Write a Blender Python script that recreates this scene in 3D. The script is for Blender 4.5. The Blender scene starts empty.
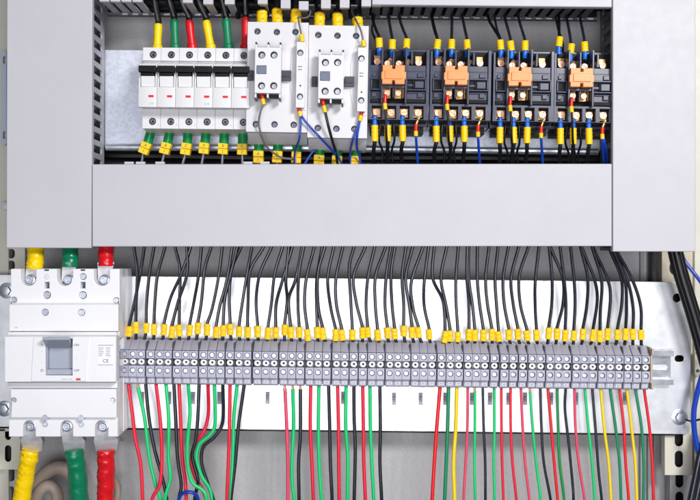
import bpy, bmesh, math, random
from mathutils import Vector, Matrix
random.seed(7)
R = math.radians
MM = 0.001
D = 1000.0                       # camera to the front face of the wire ducts, mm
scene = bpy.context.scene
COL = scene.collection

# ------------------------------------------------------------------ measuring
def X(px, d): return (px - 350.0) * (1 + d / D)
def Z(py, d): return (250.0 - py) * (1 + d / D)
def U(px, py, d): return Vector((X(px, d), d, Z(py, d)))      # millimetres: x right, y away, z up

# ------------------------------------------------------------------ materials
def lin(c):
    return tuple(((v / 255) / 12.92 if v / 255 <= 0.04045 else (((v / 255) + 0.055) / 1.055) ** 2.4) for v in c)
MATS = {}
def mat(name, rgb, rough=0.45, metal=0.0, var=0.06, scale=60.0, bump=0.0, bscale=400.0, spec=0.5, coat=0.0, dirt=0.0, kind='noise'):
    if name in MATS: return MATS[name]
    m = bpy.data.materials.new(name); m.use_nodes = True
    nt = m.node_tree; b = nt.nodes['Principled BSDF']
    c = lin(rgb)
    tc = nt.nodes.new('ShaderNodeTexCoord')
    oi = nt.nodes.new('ShaderNodeObjectInfo')
    add = nt.nodes.new('ShaderNodeVectorMath'); add.operation = 'ADD'
    nt.links.new(tc.outputs['Object'], add.inputs[0]); nt.links.new(oi.outputs['Random'], add.inputs[1])
    if kind == 'noise':
        n = nt.nodes.new('ShaderNodeTexNoise'); n.inputs['Scale'].default_value = scale; n.inputs['Detail'].default_value = 6
        out = n.outputs['Fac']
    else:
        n = nt.nodes.new('ShaderNodeTexVoronoi'); n.inputs['Scale'].default_value = scale
        sp = nt.nodes.new('ShaderNodeSeparateColor'); nt.links.new(n.outputs['Color'], sp.inputs[0]); out = sp.outputs[0]
    nt.links.new(add.outputs[0], n.inputs['Vector'])
    rp = nt.nodes.new('ShaderNodeValToRGB')
    rp.color_ramp.elements[0].position = 0.25; rp.color_ramp.elements[1].position = 0.75
    rp.color_ramp.elements[0].color = (*[max(0, v * (1 - var)) for v in c], 1)
    rp.color_ramp.elements[1].color = (*[min(1, v * (1 + var)) for v in c], 1)
    nt.links.new(out, rp.inputs['Fac'])
    col = rp.outputs['Color']
    if dirt > 0:
        n2 = nt.nodes.new('ShaderNodeTexNoise'); n2.inputs['Scale'].default_value = 140; n2.inputs['Detail'].default_value = 8; n2.inputs['Roughness'].default_value = .7
        nt.links.new(add.outputs[0], n2.inputs['Vector'])
        r2 = nt.nodes.new('ShaderNodeValToRGB'); r2.color_ramp.elements[0].position = .58; r2.color_ramp.elements[1].position = .75
        r2.color_ramp.elements[0].color = (0, 0, 0, 1); r2.color_ramp.elements[1].color = (dirt, dirt, dirt, 1)
        nt.links.new(n2.outputs['Fac'], r2.inputs['Fac'])
        mx = nt.nodes.new('ShaderNodeMix'); mx.data_type = 'RGBA'
        nt.links.new(r2.outputs['Color'], mx.inputs['Factor']); nt.links.new(col, mx.inputs['A'])
        mx.inputs['B'].default_value = (*lin((150, 140, 128)), 1)
        col = mx.outputs['Result']
    nt.links.new(col, b.inputs['Base Color'])
    n3 = nt.nodes.new('ShaderNodeTexNoise'); n3.inputs['Scale'].default_value = 90; n3.inputs['Detail'].default_value = 5
    nt.links.new(add.outputs[0], n3.inputs['Vector'])
    mr = nt.nodes.new('ShaderNodeMapRange'); mr.inputs['To Min'].default_value = max(.05, rough - .09); mr.inputs['To Max'].default_value = min(1, rough + .09)
    nt.links.new(n3.outputs['Fac'], mr.inputs['Value']); nt.links.new(mr.outputs['Result'], b.inputs['Roughness'])
    b.inputs['Metallic'].default_value = metal
    b.inputs['Specular IOR Level'].default_value = spec
    b.inputs['Coat Weight'].default_value = coat
    if bump > 0:
        n4 = nt.nodes.new('ShaderNodeTexNoise'); n4.inputs['Scale'].default_value = bscale; n4.inputs['Detail'].default_value = 4
        nt.links.new(add.outputs[0], n4.inputs['Vector'])
        bp = nt.nodes.new('ShaderNodeBump'); bp.inputs['Strength'].default_value = bump; bp.inputs['Distance'].default_value = .0006
        nt.links.new(n4.outputs['Fac'], bp.inputs['Height']); nt.links.new(bp.outputs['Normal'], b.inputs['Normal'])
    MATS[name] = m
    return m

DUCT   = mat('duct_plastic', (192, 191, 199), .5, var=.025, scale=18, bump=.04, bscale=900)
DUCTIN = mat('duct_finger_plastic', (172, 172, 180), .5, var=.05)
DUCTSHADE = mat('duct_shaded_plastic', (88, 88, 96), .5, var=.05)  # darker copy of the duct plastic, shade put into its colour
WHITE  = mat('white_plastic', (216, 215, 220), .38, var=.02, scale=30, bump=.05, bscale=1500, dirt=.10)
WHITE2 = mat('breaker_white_plastic', (222, 221, 225), .36, var=.02, scale=30, bump=.05, bscale=1500, dirt=.06)
TGREY  = mat('terminal_grey_plastic', (175, 176, 195), .42, var=.05, scale=120, dirt=.10)
TDARK  = mat('terminal_dark_plastic', (66, 64, 76), .5, var=.1)
SLATE  = mat('slate_plastic', (62, 66, 88), .3, var=.12, scale=150, dirt=.03)
SLATESHADE = mat('slate_shaded_plastic', (12, 12, 17), .55, var=.08, spec=.2)  # near-black copy of the slate plastic, painting shade in the recesses
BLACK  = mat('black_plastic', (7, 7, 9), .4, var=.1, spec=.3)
HANDLE = mat('handle_grey_plastic', (158, 164, 180), .35, var=.04, scale=80)
CASE   = mat('case_white_plastic', (231, 231, 236), .36, var=.02, scale=30, bump=.05, bscale=1500, dirt=.06)
GREYW  = mat('window_grey_plastic', (112, 118, 140), .3, var=.08)
DGREY  = mat('dark_grey_plastic', (58, 60, 74), .4, var=.08)
ORANGE = mat('orange_plastic', (236, 150, 84), .38, var=.06, scale=120, dirt=.08)
YELLOW = mat('yellow_marker_plastic', (253, 205, 4), .45, var=.06, scale=300, bump=.2, bscale=1500)
YTAPE  = mat('yellow_tape', (252, 210, 6), .3, var=.06, scale=120, bump=.35, bscale=220)
GTAPE  = mat('green_tape', (6, 120, 84), .3, var=.1, scale=120, bump=.35, bscale=220)
RTAPE  = mat('red_tape', (214, 22, 34), .28, var=.1, scale=120, bump=.35, bscale=220)
YHEAT  = mat('yellow_heat_shrink', (252, 214, 6), .4, var=.05, dirt=.12)
GHEAT  = mat('green_heat_shrink', (4, 128, 88), .4, var=.08)
RHEAT  = mat('red_heat_shrink', (222, 20, 34), .36, var=.06)
GCAP   = mat('green_boot_plastic', (6, 140, 74), .22, var=.06, coat=.4)
BLUEF  = mat('blue_ferrule_plastic', (20, 106, 214), .35, var=.08)
REDF   = mat('red_ferrule_plastic', (214, 30, 24), .35, var=.08)
WBLACK = mat('black_wire_insulation', (31, 32, 43), .26, var=.2, scale=80, dirt=.16, bump=.05)
WBLACK2= mat('black_cable_sheath', (13, 13, 18), .38, var=.2, scale=60)
WGREY  = mat('grey_wire_insulation', (112, 108, 112), .4, var=.15)
WSILV  = mat('bare_tinned_wire', (150, 152, 168), .3, metal=.6, var=.1)
WRED   = mat('red_wire_insulation', (234, 24, 58), .4, var=.1, scale=60, dirt=.12)
WPINK  = mat('faded_red_wire_insulation', (228, 72, 104), .45, var=.12, scale=60, dirt=.2)
WRED2  = mat('bright_red_wire_insulation', (232, 24, 36), .36, var=.06)
WGREEN = mat('bright_green_wire_insulation', (4, 204, 116), .38, var=.08, dirt=.08)
WDGREEN= mat('dark_green_wire_insulation', (4, 134, 92), .38, var=.08)
WMGREEN= mat('mid_green_wire_insulation', (2, 140, 64), .38, var=.08)
WYEL   = mat('yellow_wire_insulation', (253, 214, 4), .38, var=.05)
WBLUE  = mat('blue_wire_insulation', (14, 62, 176), .36, var=.1)
COPPER = mat('copper_strands', (226, 150, 110), .35, metal=.8, var=.15)
BRASS  = mat('brass_screw_metal', (216, 172, 146), .4, metal=.75, var=.12)
STEEL  = mat('screw_steel', (184, 189, 202), .34, metal=.8, var=.1)
STEELD = mat('dark_screw_steel', (126, 132, 148), .3, metal=.8, var=.15)
LUG    = mat('tinned_lug_metal', (190, 190, 196), .46, metal=.6, var=.12, scale=160, bump=.2, bscale=300)
GALV   = mat('galvanised_steel', (218, 223, 238), .42, metal=.45, var=.07, scale=330, kind='vor', bump=.05, bscale=500)
GALV2  = mat('brushed_plate_steel', (236, 238, 244), .34, metal=.7, var=.04, scale=26, bump=.04, bscale=300)
RAIL   = mat('rail_steel', (216, 222, 232), .25, metal=.8, var=.06)
CREAM  = mat('cream_painted_steel', (212, 208, 196), .45, var=.04, dirt=.12)
PANEL  = mat('grey_back_panel_paint', (186, 185, 188), .55, var=.08, scale=420, bump=.25, bscale=900)
GREYST = mat('grey_painted_steel', (160, 161, 166), .5, var=.05)
HOSE   = mat('beige_rubber_hose', (158, 142, 134), .55, var=.14, scale=50, dirt=.3)
HOSEB  = mat('grey_rubber_hose', (92, 92, 96), .5, var=.1)
RED    = mat('red_indicator', (226, 24, 30), .35)
INK    = mat('printed_ink', (56, 56, 66), .6)
INKL   = mat('faded_printed_ink', (150, 150, 166), .6)
STICK  = mat('label_sticker_film', (172, 174, 190), .5, var=.06)
LABELW = mat('white_label_film', (240, 240, 246), .4)
IVORY  = mat('ivory_plastic', (238, 235, 236), .4, var=.04)
EDGE   = mat('beige_end_plastic', (188, 172, 152), .5, var=.06)
LBLUE  = mat('pale_blue_strip_paint', (188, 200, 222), .4, var=.03)

# ------------------------------------------------------------------ geometry
_cu = bpy.data.curves.new('tmp', 'CURVE')
def curve_plate(loops, half, bevel):
    cu = bpy.data.curves.new('plate_outline', 'CURVE'); cu.dimensions = '2D'; cu.fill_mode = 'BOTH'
    cu.extrude = max(half - bevel, .001); cu.bevel_depth = bevel; cu.bevel_resolution = 1; cu.offset = -bevel
    for lp in loops:
        s = cu.splines.new('POLY'); s.points.add(len(lp) - 1); s.use_cyclic_u = True
        for p, q in zip(s.points, lp): p.co = (q[0], q[1], 0, 1)
    ob = bpy.data.objects.new('tmp', cu)
    me = ob.to_mesh()
    return ob, me
def circ(cx, cz, r, n=20, rz=None):
    rz = rz or r
    return [(cx + r * math.cos(2 * math.pi * i / n), cz + rz * math.sin(2 * math.pi * i / n)) for i in range(n)]
def rect(x0, x1, z0, z1): return [(x0, z0), (x1, z0), (x1, z1), (x0, z1)]
def stadium(cx, cz, w, h, n=8):
    r = min(w, h) / 2; pts = []
    if h >= w:
        for i in range(n + 1): a = math.pi * i / n; pts.append((cx + r * math.cos(a), cz + h / 2 - r + r * math.sin(a)))
        for i in range(n + 1): a = math.pi + math.pi * i / n; pts.append((cx + r * math.cos(a), cz - h / 2 + r + r * math.sin(a)))
    else:
        for i in range(n + 1): a = -math.pi / 2 + math.pi * i / n; pts.append((cx + w / 2 - r + r * math.cos(a), cz + r * math.sin(a)))
        for i in range(n + 1): a = math.pi / 2 + math.pi * i / n; pts.append((cx - w / 2 + r + r * math.cos(a), cz + r * math.sin(a)))
    return pts
def smooth_path(pts, n=8):
    pts = [Vector(p) for p in pts]
    if len(pts) < 3:
        return [pts[0].lerp(pts[1], i / n) for i in range(n + 1)]
    P = [2 * pts[0] - pts[1]] + pts + [2 * pts[-1] - pts[-2]]
    out = []
    for i in range(1, len(P) - 2):
        for k in range(n):
            t = k / n; a, b, c, d = P[i - 1], P[i], P[i + 1], P[i + 2]
            out.append(.5 * ((2 * b) + (-a + c) * t + (2 * a - 5 * b + 4 * c - d) * t * t + (-a + 3 * b - 3 * c + d) * t ** 3))
    out.append(pts[-1].copy())
    return out

class G:
    """collects shapes in millimetres, links them as one mesh object"""
    def __init__(self): self.bm = bmesh.new()
    def faces(self, vs, fs):
        v = [self.bm.verts.new(p) for p in vs]
        for f in fs:
            try: self.bm.faces.new([v[i] for i in f])
            except ValueError: pass
        return self
    def box(self, x0, x1, y0, y1, z0, z1):
        if x0 > x1: x0, x1 = x1, x0
        if y0 > y1: y0, y1 = y1, y0
        if z0 > z1: z0, z1 = z1, z0
        vs = [(x, y, z) for x in (x0, x1) for y in (y0, y1) for z in (z0, z1)]
        return self.faces(vs, [(0, 1, 3, 2), (4, 6, 7, 5), (0, 4, 5, 1), (2, 3, 7, 6), (0, 2, 6, 4), (1, 5, 7, 3)])
    def pbox(self, px0, px1, py0, py1, d0, d1):
        """box whose front face at depth d0 spans the measured rectangle"""
        return self.box(X(px0, d0), X(px1, d0), d0, d1, Z(py1, d0), Z(py0, d0))
    def plate(self, loops, y0, y1, bevel=.25, plane='xz'):
        """outline with holes; plane xz faces the viewer, yz (pairs are y,z) faces sideways"""
        ob, me = curve_plate(loops, abs(y1 - y0) / 2, bevel)
        mid = (y0 + y1) / 2
        if plane == 'xz': M = Matrix(((1, 0, 0, 0), (0, 0, -1, mid), (0, 1, 0, 0), (0, 0, 0, 1)))
        elif plane == 'yz': M = Matrix(((0, 0, 1, mid), (1, 0, 0, 0), (0, 1, 0, 0), (0, 0, 0, 1)))
        else: M = Matrix(((1, 0, 0, 0), (0, 1, 0, 0), (0, 0, 1, mid), (0, 0, 0, 1)))
        me.transform(M); self.bm.from_mesh(me); ob.to_mesh_clear()
        cu = ob.data; bpy.data.objects.remove(ob); bpy.data.curves.remove(cu)
        return self
    def lathe(self, c, prof, n=18, axis='y'):
        """prof: (distance along the axis, radius)"""
        c = Vector(c); rings = []
        for a, r in prof:
            ring = []
            for i in range(n):
                t = 2 * math.pi * i / n; u, w = r * math.cos(t), r * math.sin(t)
                ring.append(self.bm.verts.new(c + (Vector((u, a, w)) if axis == 'y' else Vector((u, w, a)) if axis == 'z' else Vector((a, u, w)))))
            rings.append(ring)
        for p, q in zip(rings, rings[1:]):
            for i in range(n): self.bm.faces.new((p[i], p[(i + 1) % n], q[(i + 1) % n], q[i]))
        self.bm.faces.new(rings[0]); self.bm.faces.new(rings[-1])
        return self
    def tube(self, pts, r, n=10, sub=8, raw=False, flat=1.0):
        path = [Vector(p) for p in pts] if raw else smooth_path(pts, sub)
        m = len(path); rings = []; nrm = None
        for i, p in enumerate(path):
            t = (path[min(i + 1, m - 1)] - path[max(i - 1, 0)]).normalized()
            if nrm is None:
                nrm = t.cross(Vector((0, 1, 0)))
                if nrm.length < .1: nrm = t.cross(Vector((1, 0, 0)))
            nrm = (nrm - t * nrm.dot(t)).normalized(); bi = t.cross(nrm)
            rr = r(i / (m - 1)) if callable(r) else r
            rings.append([self.bm.verts.new(p + nrm * rr * math.cos(2 * math.pi * k / n) + bi * rr * flat * math.sin(2 * math.pi * k / n)) for k in range(n)])
        for a, b in zip(rings, rings[1:]):
            for k in range(n): self.bm.faces.new((a[k], a[(k + 1) % n], b[(k + 1) % n], b[k]))
        self.bm.faces.new(rings[0]); self.bm.faces.new(rings[-1])
        return self
    def screw(self, c, r, depth=2.0, slot='cross', ang=0.0):
        """round head at c (front face), with a real recess"""
        cx, cy, cz = c
        if slot == 'cross':
            a, b = r * .16, r * .68
            pl = [(a, a), (b, a), (b, -a), (a, -a), (a, -b), (-a, -b), (-a, -a), (-b, -a), (-b, a), (-a, a), (-a, b), (a, b)]
        else:
            a, b = r * .14, r * .82; pl = [(-b, -a), (b, -a), (b, a), (-b, a)]
        ca, sa = math.cos(ang), math.sin(ang)
        hole = [(cx + x * ca - z * sa, cz + x * sa + z * ca) for x, z in pl]
        self.plate([circ(cx, cz, r), hole], cy, cy + r * .4, bevel=min(.2, r * .07))
        self.lathe((cx, cy + r * .36, cz), [(0, r * .93), (depth, r * .93)])
        return self
    def bolt(self, c, r, h=4):
        cx, cy, cz = c
        self.lathe((cx, cy, cz), [(0, r * .55), (.2, r * .8), (.8, r * .86), (h, r * .88)], n=6)
        self.lathe((cx, cy + h, cz), [(0, r * 1.2), (.3, r * 1.35), (1.2, r * 1.35)], n=24)
        return self
    def text(self, s, cx, cz, y, h, rot=0.0, sx=1.0, thick=.12):
        cu = bpy.data.curves.new('txt', 'FONT'); cu.body = s; cu.align_x = 'CENTER'; cu.align_y = 'CENTER'; cu.size = h * 1.35; cu.extrude = thick / 2; cu.resolution_u = 2
        ob = bpy.data.objects.new('txt', cu); me = ob.to_mesh()
        M = Matrix.Translation((cx, y, cz)) @ Matrix.Rotation(-rot, 4, 'Y') @ Matrix(((sx, 0, 0, 0), (0, 0, -1, 0), (0, 1, 0, 0), (0, 0, 0, 1)))
        me.transform(M); self.bm.from_mesh(me); ob.to_mesh_clear(); bpy.data.objects.remove(ob); bpy.data.curves.remove(cu)
        return self
    def make(self, name, m, parent=None, org=None, bevel=0.0, flat=False, rot=None):
        """geometry is in the parent's own millimetres, or the world's with org as the object's origin"""
        o = Vector(org) if org is not None else Vector((0, 0, 0))
        bmesh.ops.translate(self.bm, verts=self.bm.verts, vec=-o)
        bmesh.ops.scale(self.bm, verts=self.bm.verts, vec=(MM, MM, MM))
        bmesh.ops.recalc_face_normals(self.bm, faces=self.bm.faces)
        me = bpy.data.meshes.new(name); self.bm.to_mesh(me); self.bm.free()
        me.materials.append(m)
        if not flat:
            for p in me.polygons: p.use_smooth = True
            me.set_sharp_from_angle(angle=R(35))
        ob = bpy.data.objects.new(name, me); COL.objects.link(ob)
        ob.location = o * MM
        if rot: ob.rotation_euler.y = rot
        if parent: ob.parent = parent
        if bevel:
            b = ob.modifiers.new('bevel', 'BEVEL'); b.width = bevel * MM; b.segments = 2; b.limit_method = 'ANGLE'; b.angle_limit = R(40)
            b.harden_normals = False
        return ob
def tag(o, label, cat, group=None):
    o['label'] = label; o['category'] = cat
    if group: o['group'] = group
    return o
def thing(name, label, cat, loc, rot=0.0, group=None):
    o = bpy.data.objects.new(name, None); COL.objects.link(o); o.empty_display_size = .01
    o.location = Vector(loc) * MM; o.rotation_euler.y = rot
    return tag(o, label, cat, group)
def structure(o): o['kind'] = 'structure'; return o
def copy_thing(root, loc, label, rot=None):
    c = root.copy(); COL.objects.link(c); c.location = Vector(loc) * MM; c['label'] = label
    if rot is not None: c.rotation_euler.y = rot
    for ch in root.children:
        k = ch.copy(); COL.objects.link(k); k.parent = c
        for g in ch.children:
            q = g.copy(); COL.objects.link(q); q.parent = k
    return c
ORD = ['first', 'second', 'third', 'fourth', 'fifth', 'sixth', 'seventh', 'eighth', 'ninth', 'tenth', 'eleventh', 'twelfth', 'thirteenth', 'fourteenth',
       'fifteenth', 'sixteenth', 'seventeenth', 'eighteenth', 'nineteenth', 'twentieth']
def ordinal(i, n):
    """1-based place in a row of n, counted from the nearer end"""
    a, side = (i, 'left') if i <= n / 2 else (n + 1 - i, 'right')
    if a <= 20: w = ORD[a - 1]
    elif a == 30: w = 'thirtieth'
    else: w = 'twenty-' + ORD[a - 21]
    return w, side
def place(i, n):
    w, s = ordinal(i, n)
    return f'{w} from the {s} end'

# ================================================================== setting
g = G(); g.pbox(-90, 790, -90, 590, 112, 114)
structure(g.make('back_panel', PANEL, org=U(350, 250, 112)))
# folded vertical seams of the back panel at the lower right
g = G()
for px, w in ((640.5, 3.0), (648, 4.0), (654, 2.0)): g.pbox(px, px + w, 250, 600, 106, 111.8)
structure(g.make('back_panel_fold', GREYST, org=U(648, 400, 108), bevel=.6))
g = G(); g.pbox(652, 657, 245, 285, 92, 111.5)
structure(g.make('back_panel_post', mat('dark_painted_steel', (40, 40, 44), .5), org=U(655, 265, 100), bevel=.5))
# cabinet side posts
g = G(); g.pbox(-60, 8.5, -60, 560, 84, 111); structure(g.make('cabinet_wall_left', CREAM, org=U(-20, 250, 90), bevel=1))
g = G(); g.pbox(694.5, 790, -60, 560, 84, 111); structure(g.make('cabinet_wall_right', CREAM, org=U(720, 250, 90), bevel=1))

# ================================================================== mounting plates
s62 = 1.066
g = G(); dp = 66
zt, zb = Z(50, dp), Z(146, dp)
g.plate([[(X(104.8, dp), zb), (X(606, dp), zb - 5), (X(606, dp), zt - 22), (X(372, dp), zt - 20), (X(366, dp), zt - 2), (X(104.8, dp), zt)]], dp, dp + 3, .3)
up = tag(g.make('mounting_plate', GALV, org=U(350, 140, dp)), 'upper galvanised mounting plate behind the breakers and contactors', 'mounting plate')
g = G(); dr = 60                                                # folded lower lip of that plate, catching the light
g.tube([U(106, 147.5, dr), U(300, 148.5, dr), U(598, 152, dr)], 3.6, n=10)
g.make('folded_lip', RAIL, parent=None).parent = up
for c in up.children:
    c.location = -up.location

TILT = R(.62)
dl = 68
tl = thing('mounting_plate', 'wide lower steel mounting plate behind the terminal strip', 'mounting plate', U(345, 354, dl), TILT)
def L(px, py, d=dl):                                              # measured point -> the lower plate's own millimetres
    v = U(px, py, d) - U(345, 354, dl); c, s = math.cos(TILT), math.sin(TILT)
    return Vector((v.x * c - v.z * s, v.y, v.x * s + v.z * c))
g = G()
x0, x1 = L(-40, 276).x, L(691.5, 300).x; z1, z0 = L(345, 278.4).z, L(345, 430.5).z
outl = [(x0, z0)]
for k in range(7): a = -math.pi / 2 + math.pi / 2 * k / 6; outl.append((x1 - 6 + 6 * math.cos(a), z0 + 6 + 6 * math.sin(a)))
for k in range(7): a = math.pi / 2 * k / 6; outl.append((x1 - 4 + 4 * math.cos(a), z1 - 4 + 4 * math.sin(a)))
outl.append((x0, z1))
h1 = L(679.5, 358.6); h2 = L(677, 298)
g.plate([outl, stadium(h1.x, h1.z, 10, 7), stadium(h2.x, h2.z, 8.5, 9.5)], 0, 3, .4)
g.make('plate', GALV2, tl)
g = G(); g.box(x0 + 1, x1 - 12, -.6, 4, z0 - 1.5, z0 - .05); g.make('edge_shadow', BLACK, tl, bevel=.3)  # black strip painting the shadow line under the plate edge
for px, py in ((6.8, 290.5), (4.5, 408.5), (679.5, 417)):
    p = L(px, py); g = G(); g.bolt((p.x, -5.2, p.z), 6.2, 4); g.make('bolt', STEEL, tl)

# ================================================================== slotted uprights
def upright(name, label, px0, px1, py0, py1, d, holes, m, hw=6, hh=11.5, dep=14):
    g = G(); x0, x1 = X(px0, d), X(px1, d)
    g.plate([rect(x0, x1, Z(py1, d), Z(py0, d))] + [stadium(X(hx, d), Z(hy, d), hw * 1.08, hh * 1.08) for hx, hy in holes], d, d + 2, .3)
    g.box(x0, x0 + 2, d + 2, d + dep, Z(py1, d), Z(py0, d)); g.box(x1 - 2, x1, d + 2, d + dep, Z(py1, d), Z(py0, d))
    # a black sheet paints the shade seen through the slots
    o = tag(g.make(name, m, org=U((px0 + px1) / 2, py1, d)), label, 'upright', 'slotted uprights')
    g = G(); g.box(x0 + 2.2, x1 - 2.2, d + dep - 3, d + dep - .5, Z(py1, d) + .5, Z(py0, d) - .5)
    k = g.make('channel_shade', BLACK, org=U((px0 + px1) / 2, py1, d)); k.parent = o; k.location = (0, 0, 0)
    return o
pit = 21.2
upright('slotted_upright', 'cream slotted upright above the white moulded case breaker', 7, 25, 160, 275.5, 86, [(11.2, 265.3 - pit * k * .55) for k in range(6)], CREAM, 7.2, 9.6)
upright('slotted_bracket', 'short cream slotted bracket at lower left beside the yellow cable', -12, 20.2, 431, 469.5, 72, [(8, 432), (8, 453.5)], CREAM, 6.4, 16.5, dep=12)
upright('slotted_rail', 'grey slotted rail below the cream bracket at lower left', -12, 17.5, 425, 580, 87, [(11, 474 + 19.5 * k) for k in range(5)], GREYST, 6.6, 14.5)
upright('slotted_bracket', 'short cream slotted bracket under the plate corner at lower right', 664.8, 692.6, 424, 475, 73, [(679, 438), (679, 459)], CREAM, 8.2, 16.5, dep=12)
upright('slotted_rail', 'grey slotted rail below the cream bracket at lower right', 670, 692, 425, 580, 88, [(679.5, 480 + 19 * k) for k in range(5)], GREYST, 8.0, 15)
upright('slotted_upright', 'beige slotted upright behind the thick black cable at right', 662, 694, 200, 424, 88, [(679.5, 358.6), (676, 298), (679, 328), (676, 268)], mat('beige_painted_steel', (196, 186, 168), .5, var=.04, dirt=.2), 13, 15)
g = G(); g.plate([stadium(X(3.9, 60), Z(98, 60), 5.6, 100), stadium(X(4.3, 60), Z(60, 60), 3, 8), stadium(X(4.3, 60), Z(135, 60), 3, 8)], 60, 66, .5); g.pbox(2.5, 5, 70, 120, 66, 84)
tag(g.make('latch_strip', LBLUE, org=U(4, 98, 60)), 'pale blue latch strip on the cream side wall at far left', 'latch')
g = G(); g.lathe(U(4.2, 206, 70), [(0, 3.0), (.6, 4.2), (3, 4.8), (13.8, 4.8)])
tag(g.make('knob', WHITE, org=U(4.2, 206, 84)), 'small white knob on the cream side wall at far left', 'knob')

# ================================================================== wire ducts
def slot_wall_loops(u0, u1, v0, v1, pitch, slot, m0=7, m1=9, start=3.0):
    """u runs along the duct, v into its depth: closed slots between fingers"""
    loops = [rect(v0, v1, u0, u1)]
    u = u0 + start
    while u + slot < u1 - 1:
        loops.append(stadium((v0 + m0 + v1 - m1) / 2, u + slot / 2, (v1 - m1) - (v0 + m0), slot)); u += pitch
    return loops
def vertical_duct(label, pxa, pxb, top, bot, inner, dark, tilt=0.0):
    o = thing('wire_duct', label, 'wire duct', U((pxa + pxb) / 2, bot, 0), tilt)
    q = U((pxa + pxb) / 2, bot, 0)
    x0, x1, z0, z1 = X(pxa, 0) - q.x, X(pxb, 0) - q.x, 0, Z(top, 0) - q.z
    g = G(); g.box(x0, x1, 0, 2.2, z0, z1); g.box(x0, x0 + 2, 2.2, 9, z0, z1); g.box(x1 - 2, x1, 2.2, 9, z0, z1); g.make('cover', DUCT, o, bevel=.8)
    wi = x1 - 4.4 if inner == 'r' else x0 + 2.4
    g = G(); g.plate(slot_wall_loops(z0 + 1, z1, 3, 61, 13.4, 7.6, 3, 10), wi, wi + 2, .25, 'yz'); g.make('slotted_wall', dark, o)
    wo = x0 + 2.4 if inner == 'r' else x1 - 4.4
    g = G(); g.plate(slot_wall_loops(z0 + 1, z1, 3, 61, 13.1, 6.2), wo, wo + 2, .25, 'yz'); g.make('slotted_wall', DUCTIN, o)
    g = G(); g.box(x0 + 3, x1 - 3, 61.2, 63, z0 + 1, z1); g.make('duct_back', DUCTSHADE, o)
    return o
vertical_duct('wide pale grey vertical wire duct left of the breakers', 6.2, 91.4, -60, 248, 'r', DUCTIN, R(.15))
vertical_duct('wide pale grey vertical wire duct right of the orange-fronted relays', 612.8, 695.5, -60, 251.6, 'l', DUCTSHADE)  # inner wall gets the shaded colour, being turned from the light
# lower horizontal duct
o = thing('wire_duct', 'pale grey horizontal wire duct above the terminal strip', 'wire duct', U(352, 246.4, 0), R(-.05))
q = U(352, 246.4, 0)
x0, x1, z1 = X(92.2, 0) - q.x, X(612, 0) - q.x, Z(164, 0) - q.z
g = G(); g.box(x0, x1, 0, 2.2, 0, z1); g.box(x0, x1, 2.2, 9, 0, 2); g.box(x0, x1, 2.2, 9, z1 - 2, z1); g.make('cover', DUCT, o, bevel=.8)
def hwall(px_list_start, z, m, o, x0, x1, pitch=12.4, slot=5.6):
    g = G(); loops = [[(x0, 3), (x1, 3), (x1, 61), (x0, 61)]]
    u = x0 + 4
    while u + slot < x1 - 1: loops.append(stadium(u + slot / 2, 32, slot, 44)); u += pitch
    g.plate(loops, z, z + 2, .25, 'xy'); return g.make('slotted_wall', m, o)
hwall(0, 2.6, DUCTIN, o, x0 + 1, x1 - 1); hwall(0, z1 - 4.6, DUCTIN, o, x0 + 1, x1 - 1)
g = G(); g.box(x0 + 1, x1 - 1, 61.2, 63, 1, z1 - 1); g.make('duct_back', DUCTSHADE, o)
g = G()
for px in (129, 140.5, 160, 248, 265): g.pbox(px - 4.5, px + 4.5, 161.6, 166, 6, 9.4)
k = g.make('finger_tip', DUCT, org=q); k.parent = o; k.location = (0, 0, 0)
# upper horizontal duct, its cover starting right of the white contactors
T2 = R(.6)
q = U(350, 5.2, 0)
o = thing('wire_duct', 'pale grey slotted wire duct along the top edge of the photo', 'wire duct', q, T2)
x0, x1 = X(93, 0) - q.x, X(612, 0) - q.x
g = G(); xc = X(372, 0) - q.x
g.box(xc, x1, 0, 2.2, .6, 70); g.box(xc, x1, 2.2, 9, .6, 2.6); g.make('cover', DUCT, o, bevel=.8)
def finger(x, zlow, shade, lo=False):
    g = G(); g.box(x - 4.9, x + 4.9, 2.6, 9, zlow, zlow + (9 if lo else 26)); fo = g.make('finger', shade, o, bevel=.5)
    g = G(); g.box(x - 3.6, x + 3.6, 9.05, 61, zlow + 1, zlow + 2.8); g.make('finger_bar', DUCTSHADE if lo and x > -80 else DUCTIN, fo)  # bars behind the hanging fingers are coloured as if in shade
for px in (104.2, 115.2, 126.2, 137.2): finger(X(px, 3) - q.x, X(0, 0) * 0 + 1.6, DUCT)
g = G(); u = X(147, 0) - q.x
while u < x1 - 8:
    if u > X(300, 0) - q.x: g.box(u - 3.4, u + 3.4, 9.4, 54, 1.2, 2.8)
    u += 10.9
g.make('finger_row', DUCTSHADE, o, bevel=.3)
g = G(); g.box(x0, x1, 54.2, 61, .4, 3.2); g.make('rear_strip', DUCTSHADE, o, bevel=.3)
g = G(); u = x0 + 20
while u < x1 - 4:
    if not (X(148, 0) - q.x + 6 < u < X(150, 0) - q.x): g.box(u - 3.0, u + 3.0, 52.6, 54.0, .2, 2.0)
    u += 10.9
g.make('finger_tip', DUCT, o, bevel=.3)
for px, py in ((187.5, 3), (208, 4.5), (229.5, 4.5), (262.5, 4.2), (285.5, 8.6), (303.6, 10.2), (325.8, 8.6), (344.6, 8), (366.2, 6.6), (377, 6.2)):
    finger(X(px, 3) - q.x, Z(py, 3) - q.z + (X(px, 3) - q.x) * math.tan(T2), DUCT, True)
g = G(); g.box(x0, x1, 61.2, 63, .4, 70); g.make('duct_back', BLACK, o)  # black colour paints the shade inside the duct

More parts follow.
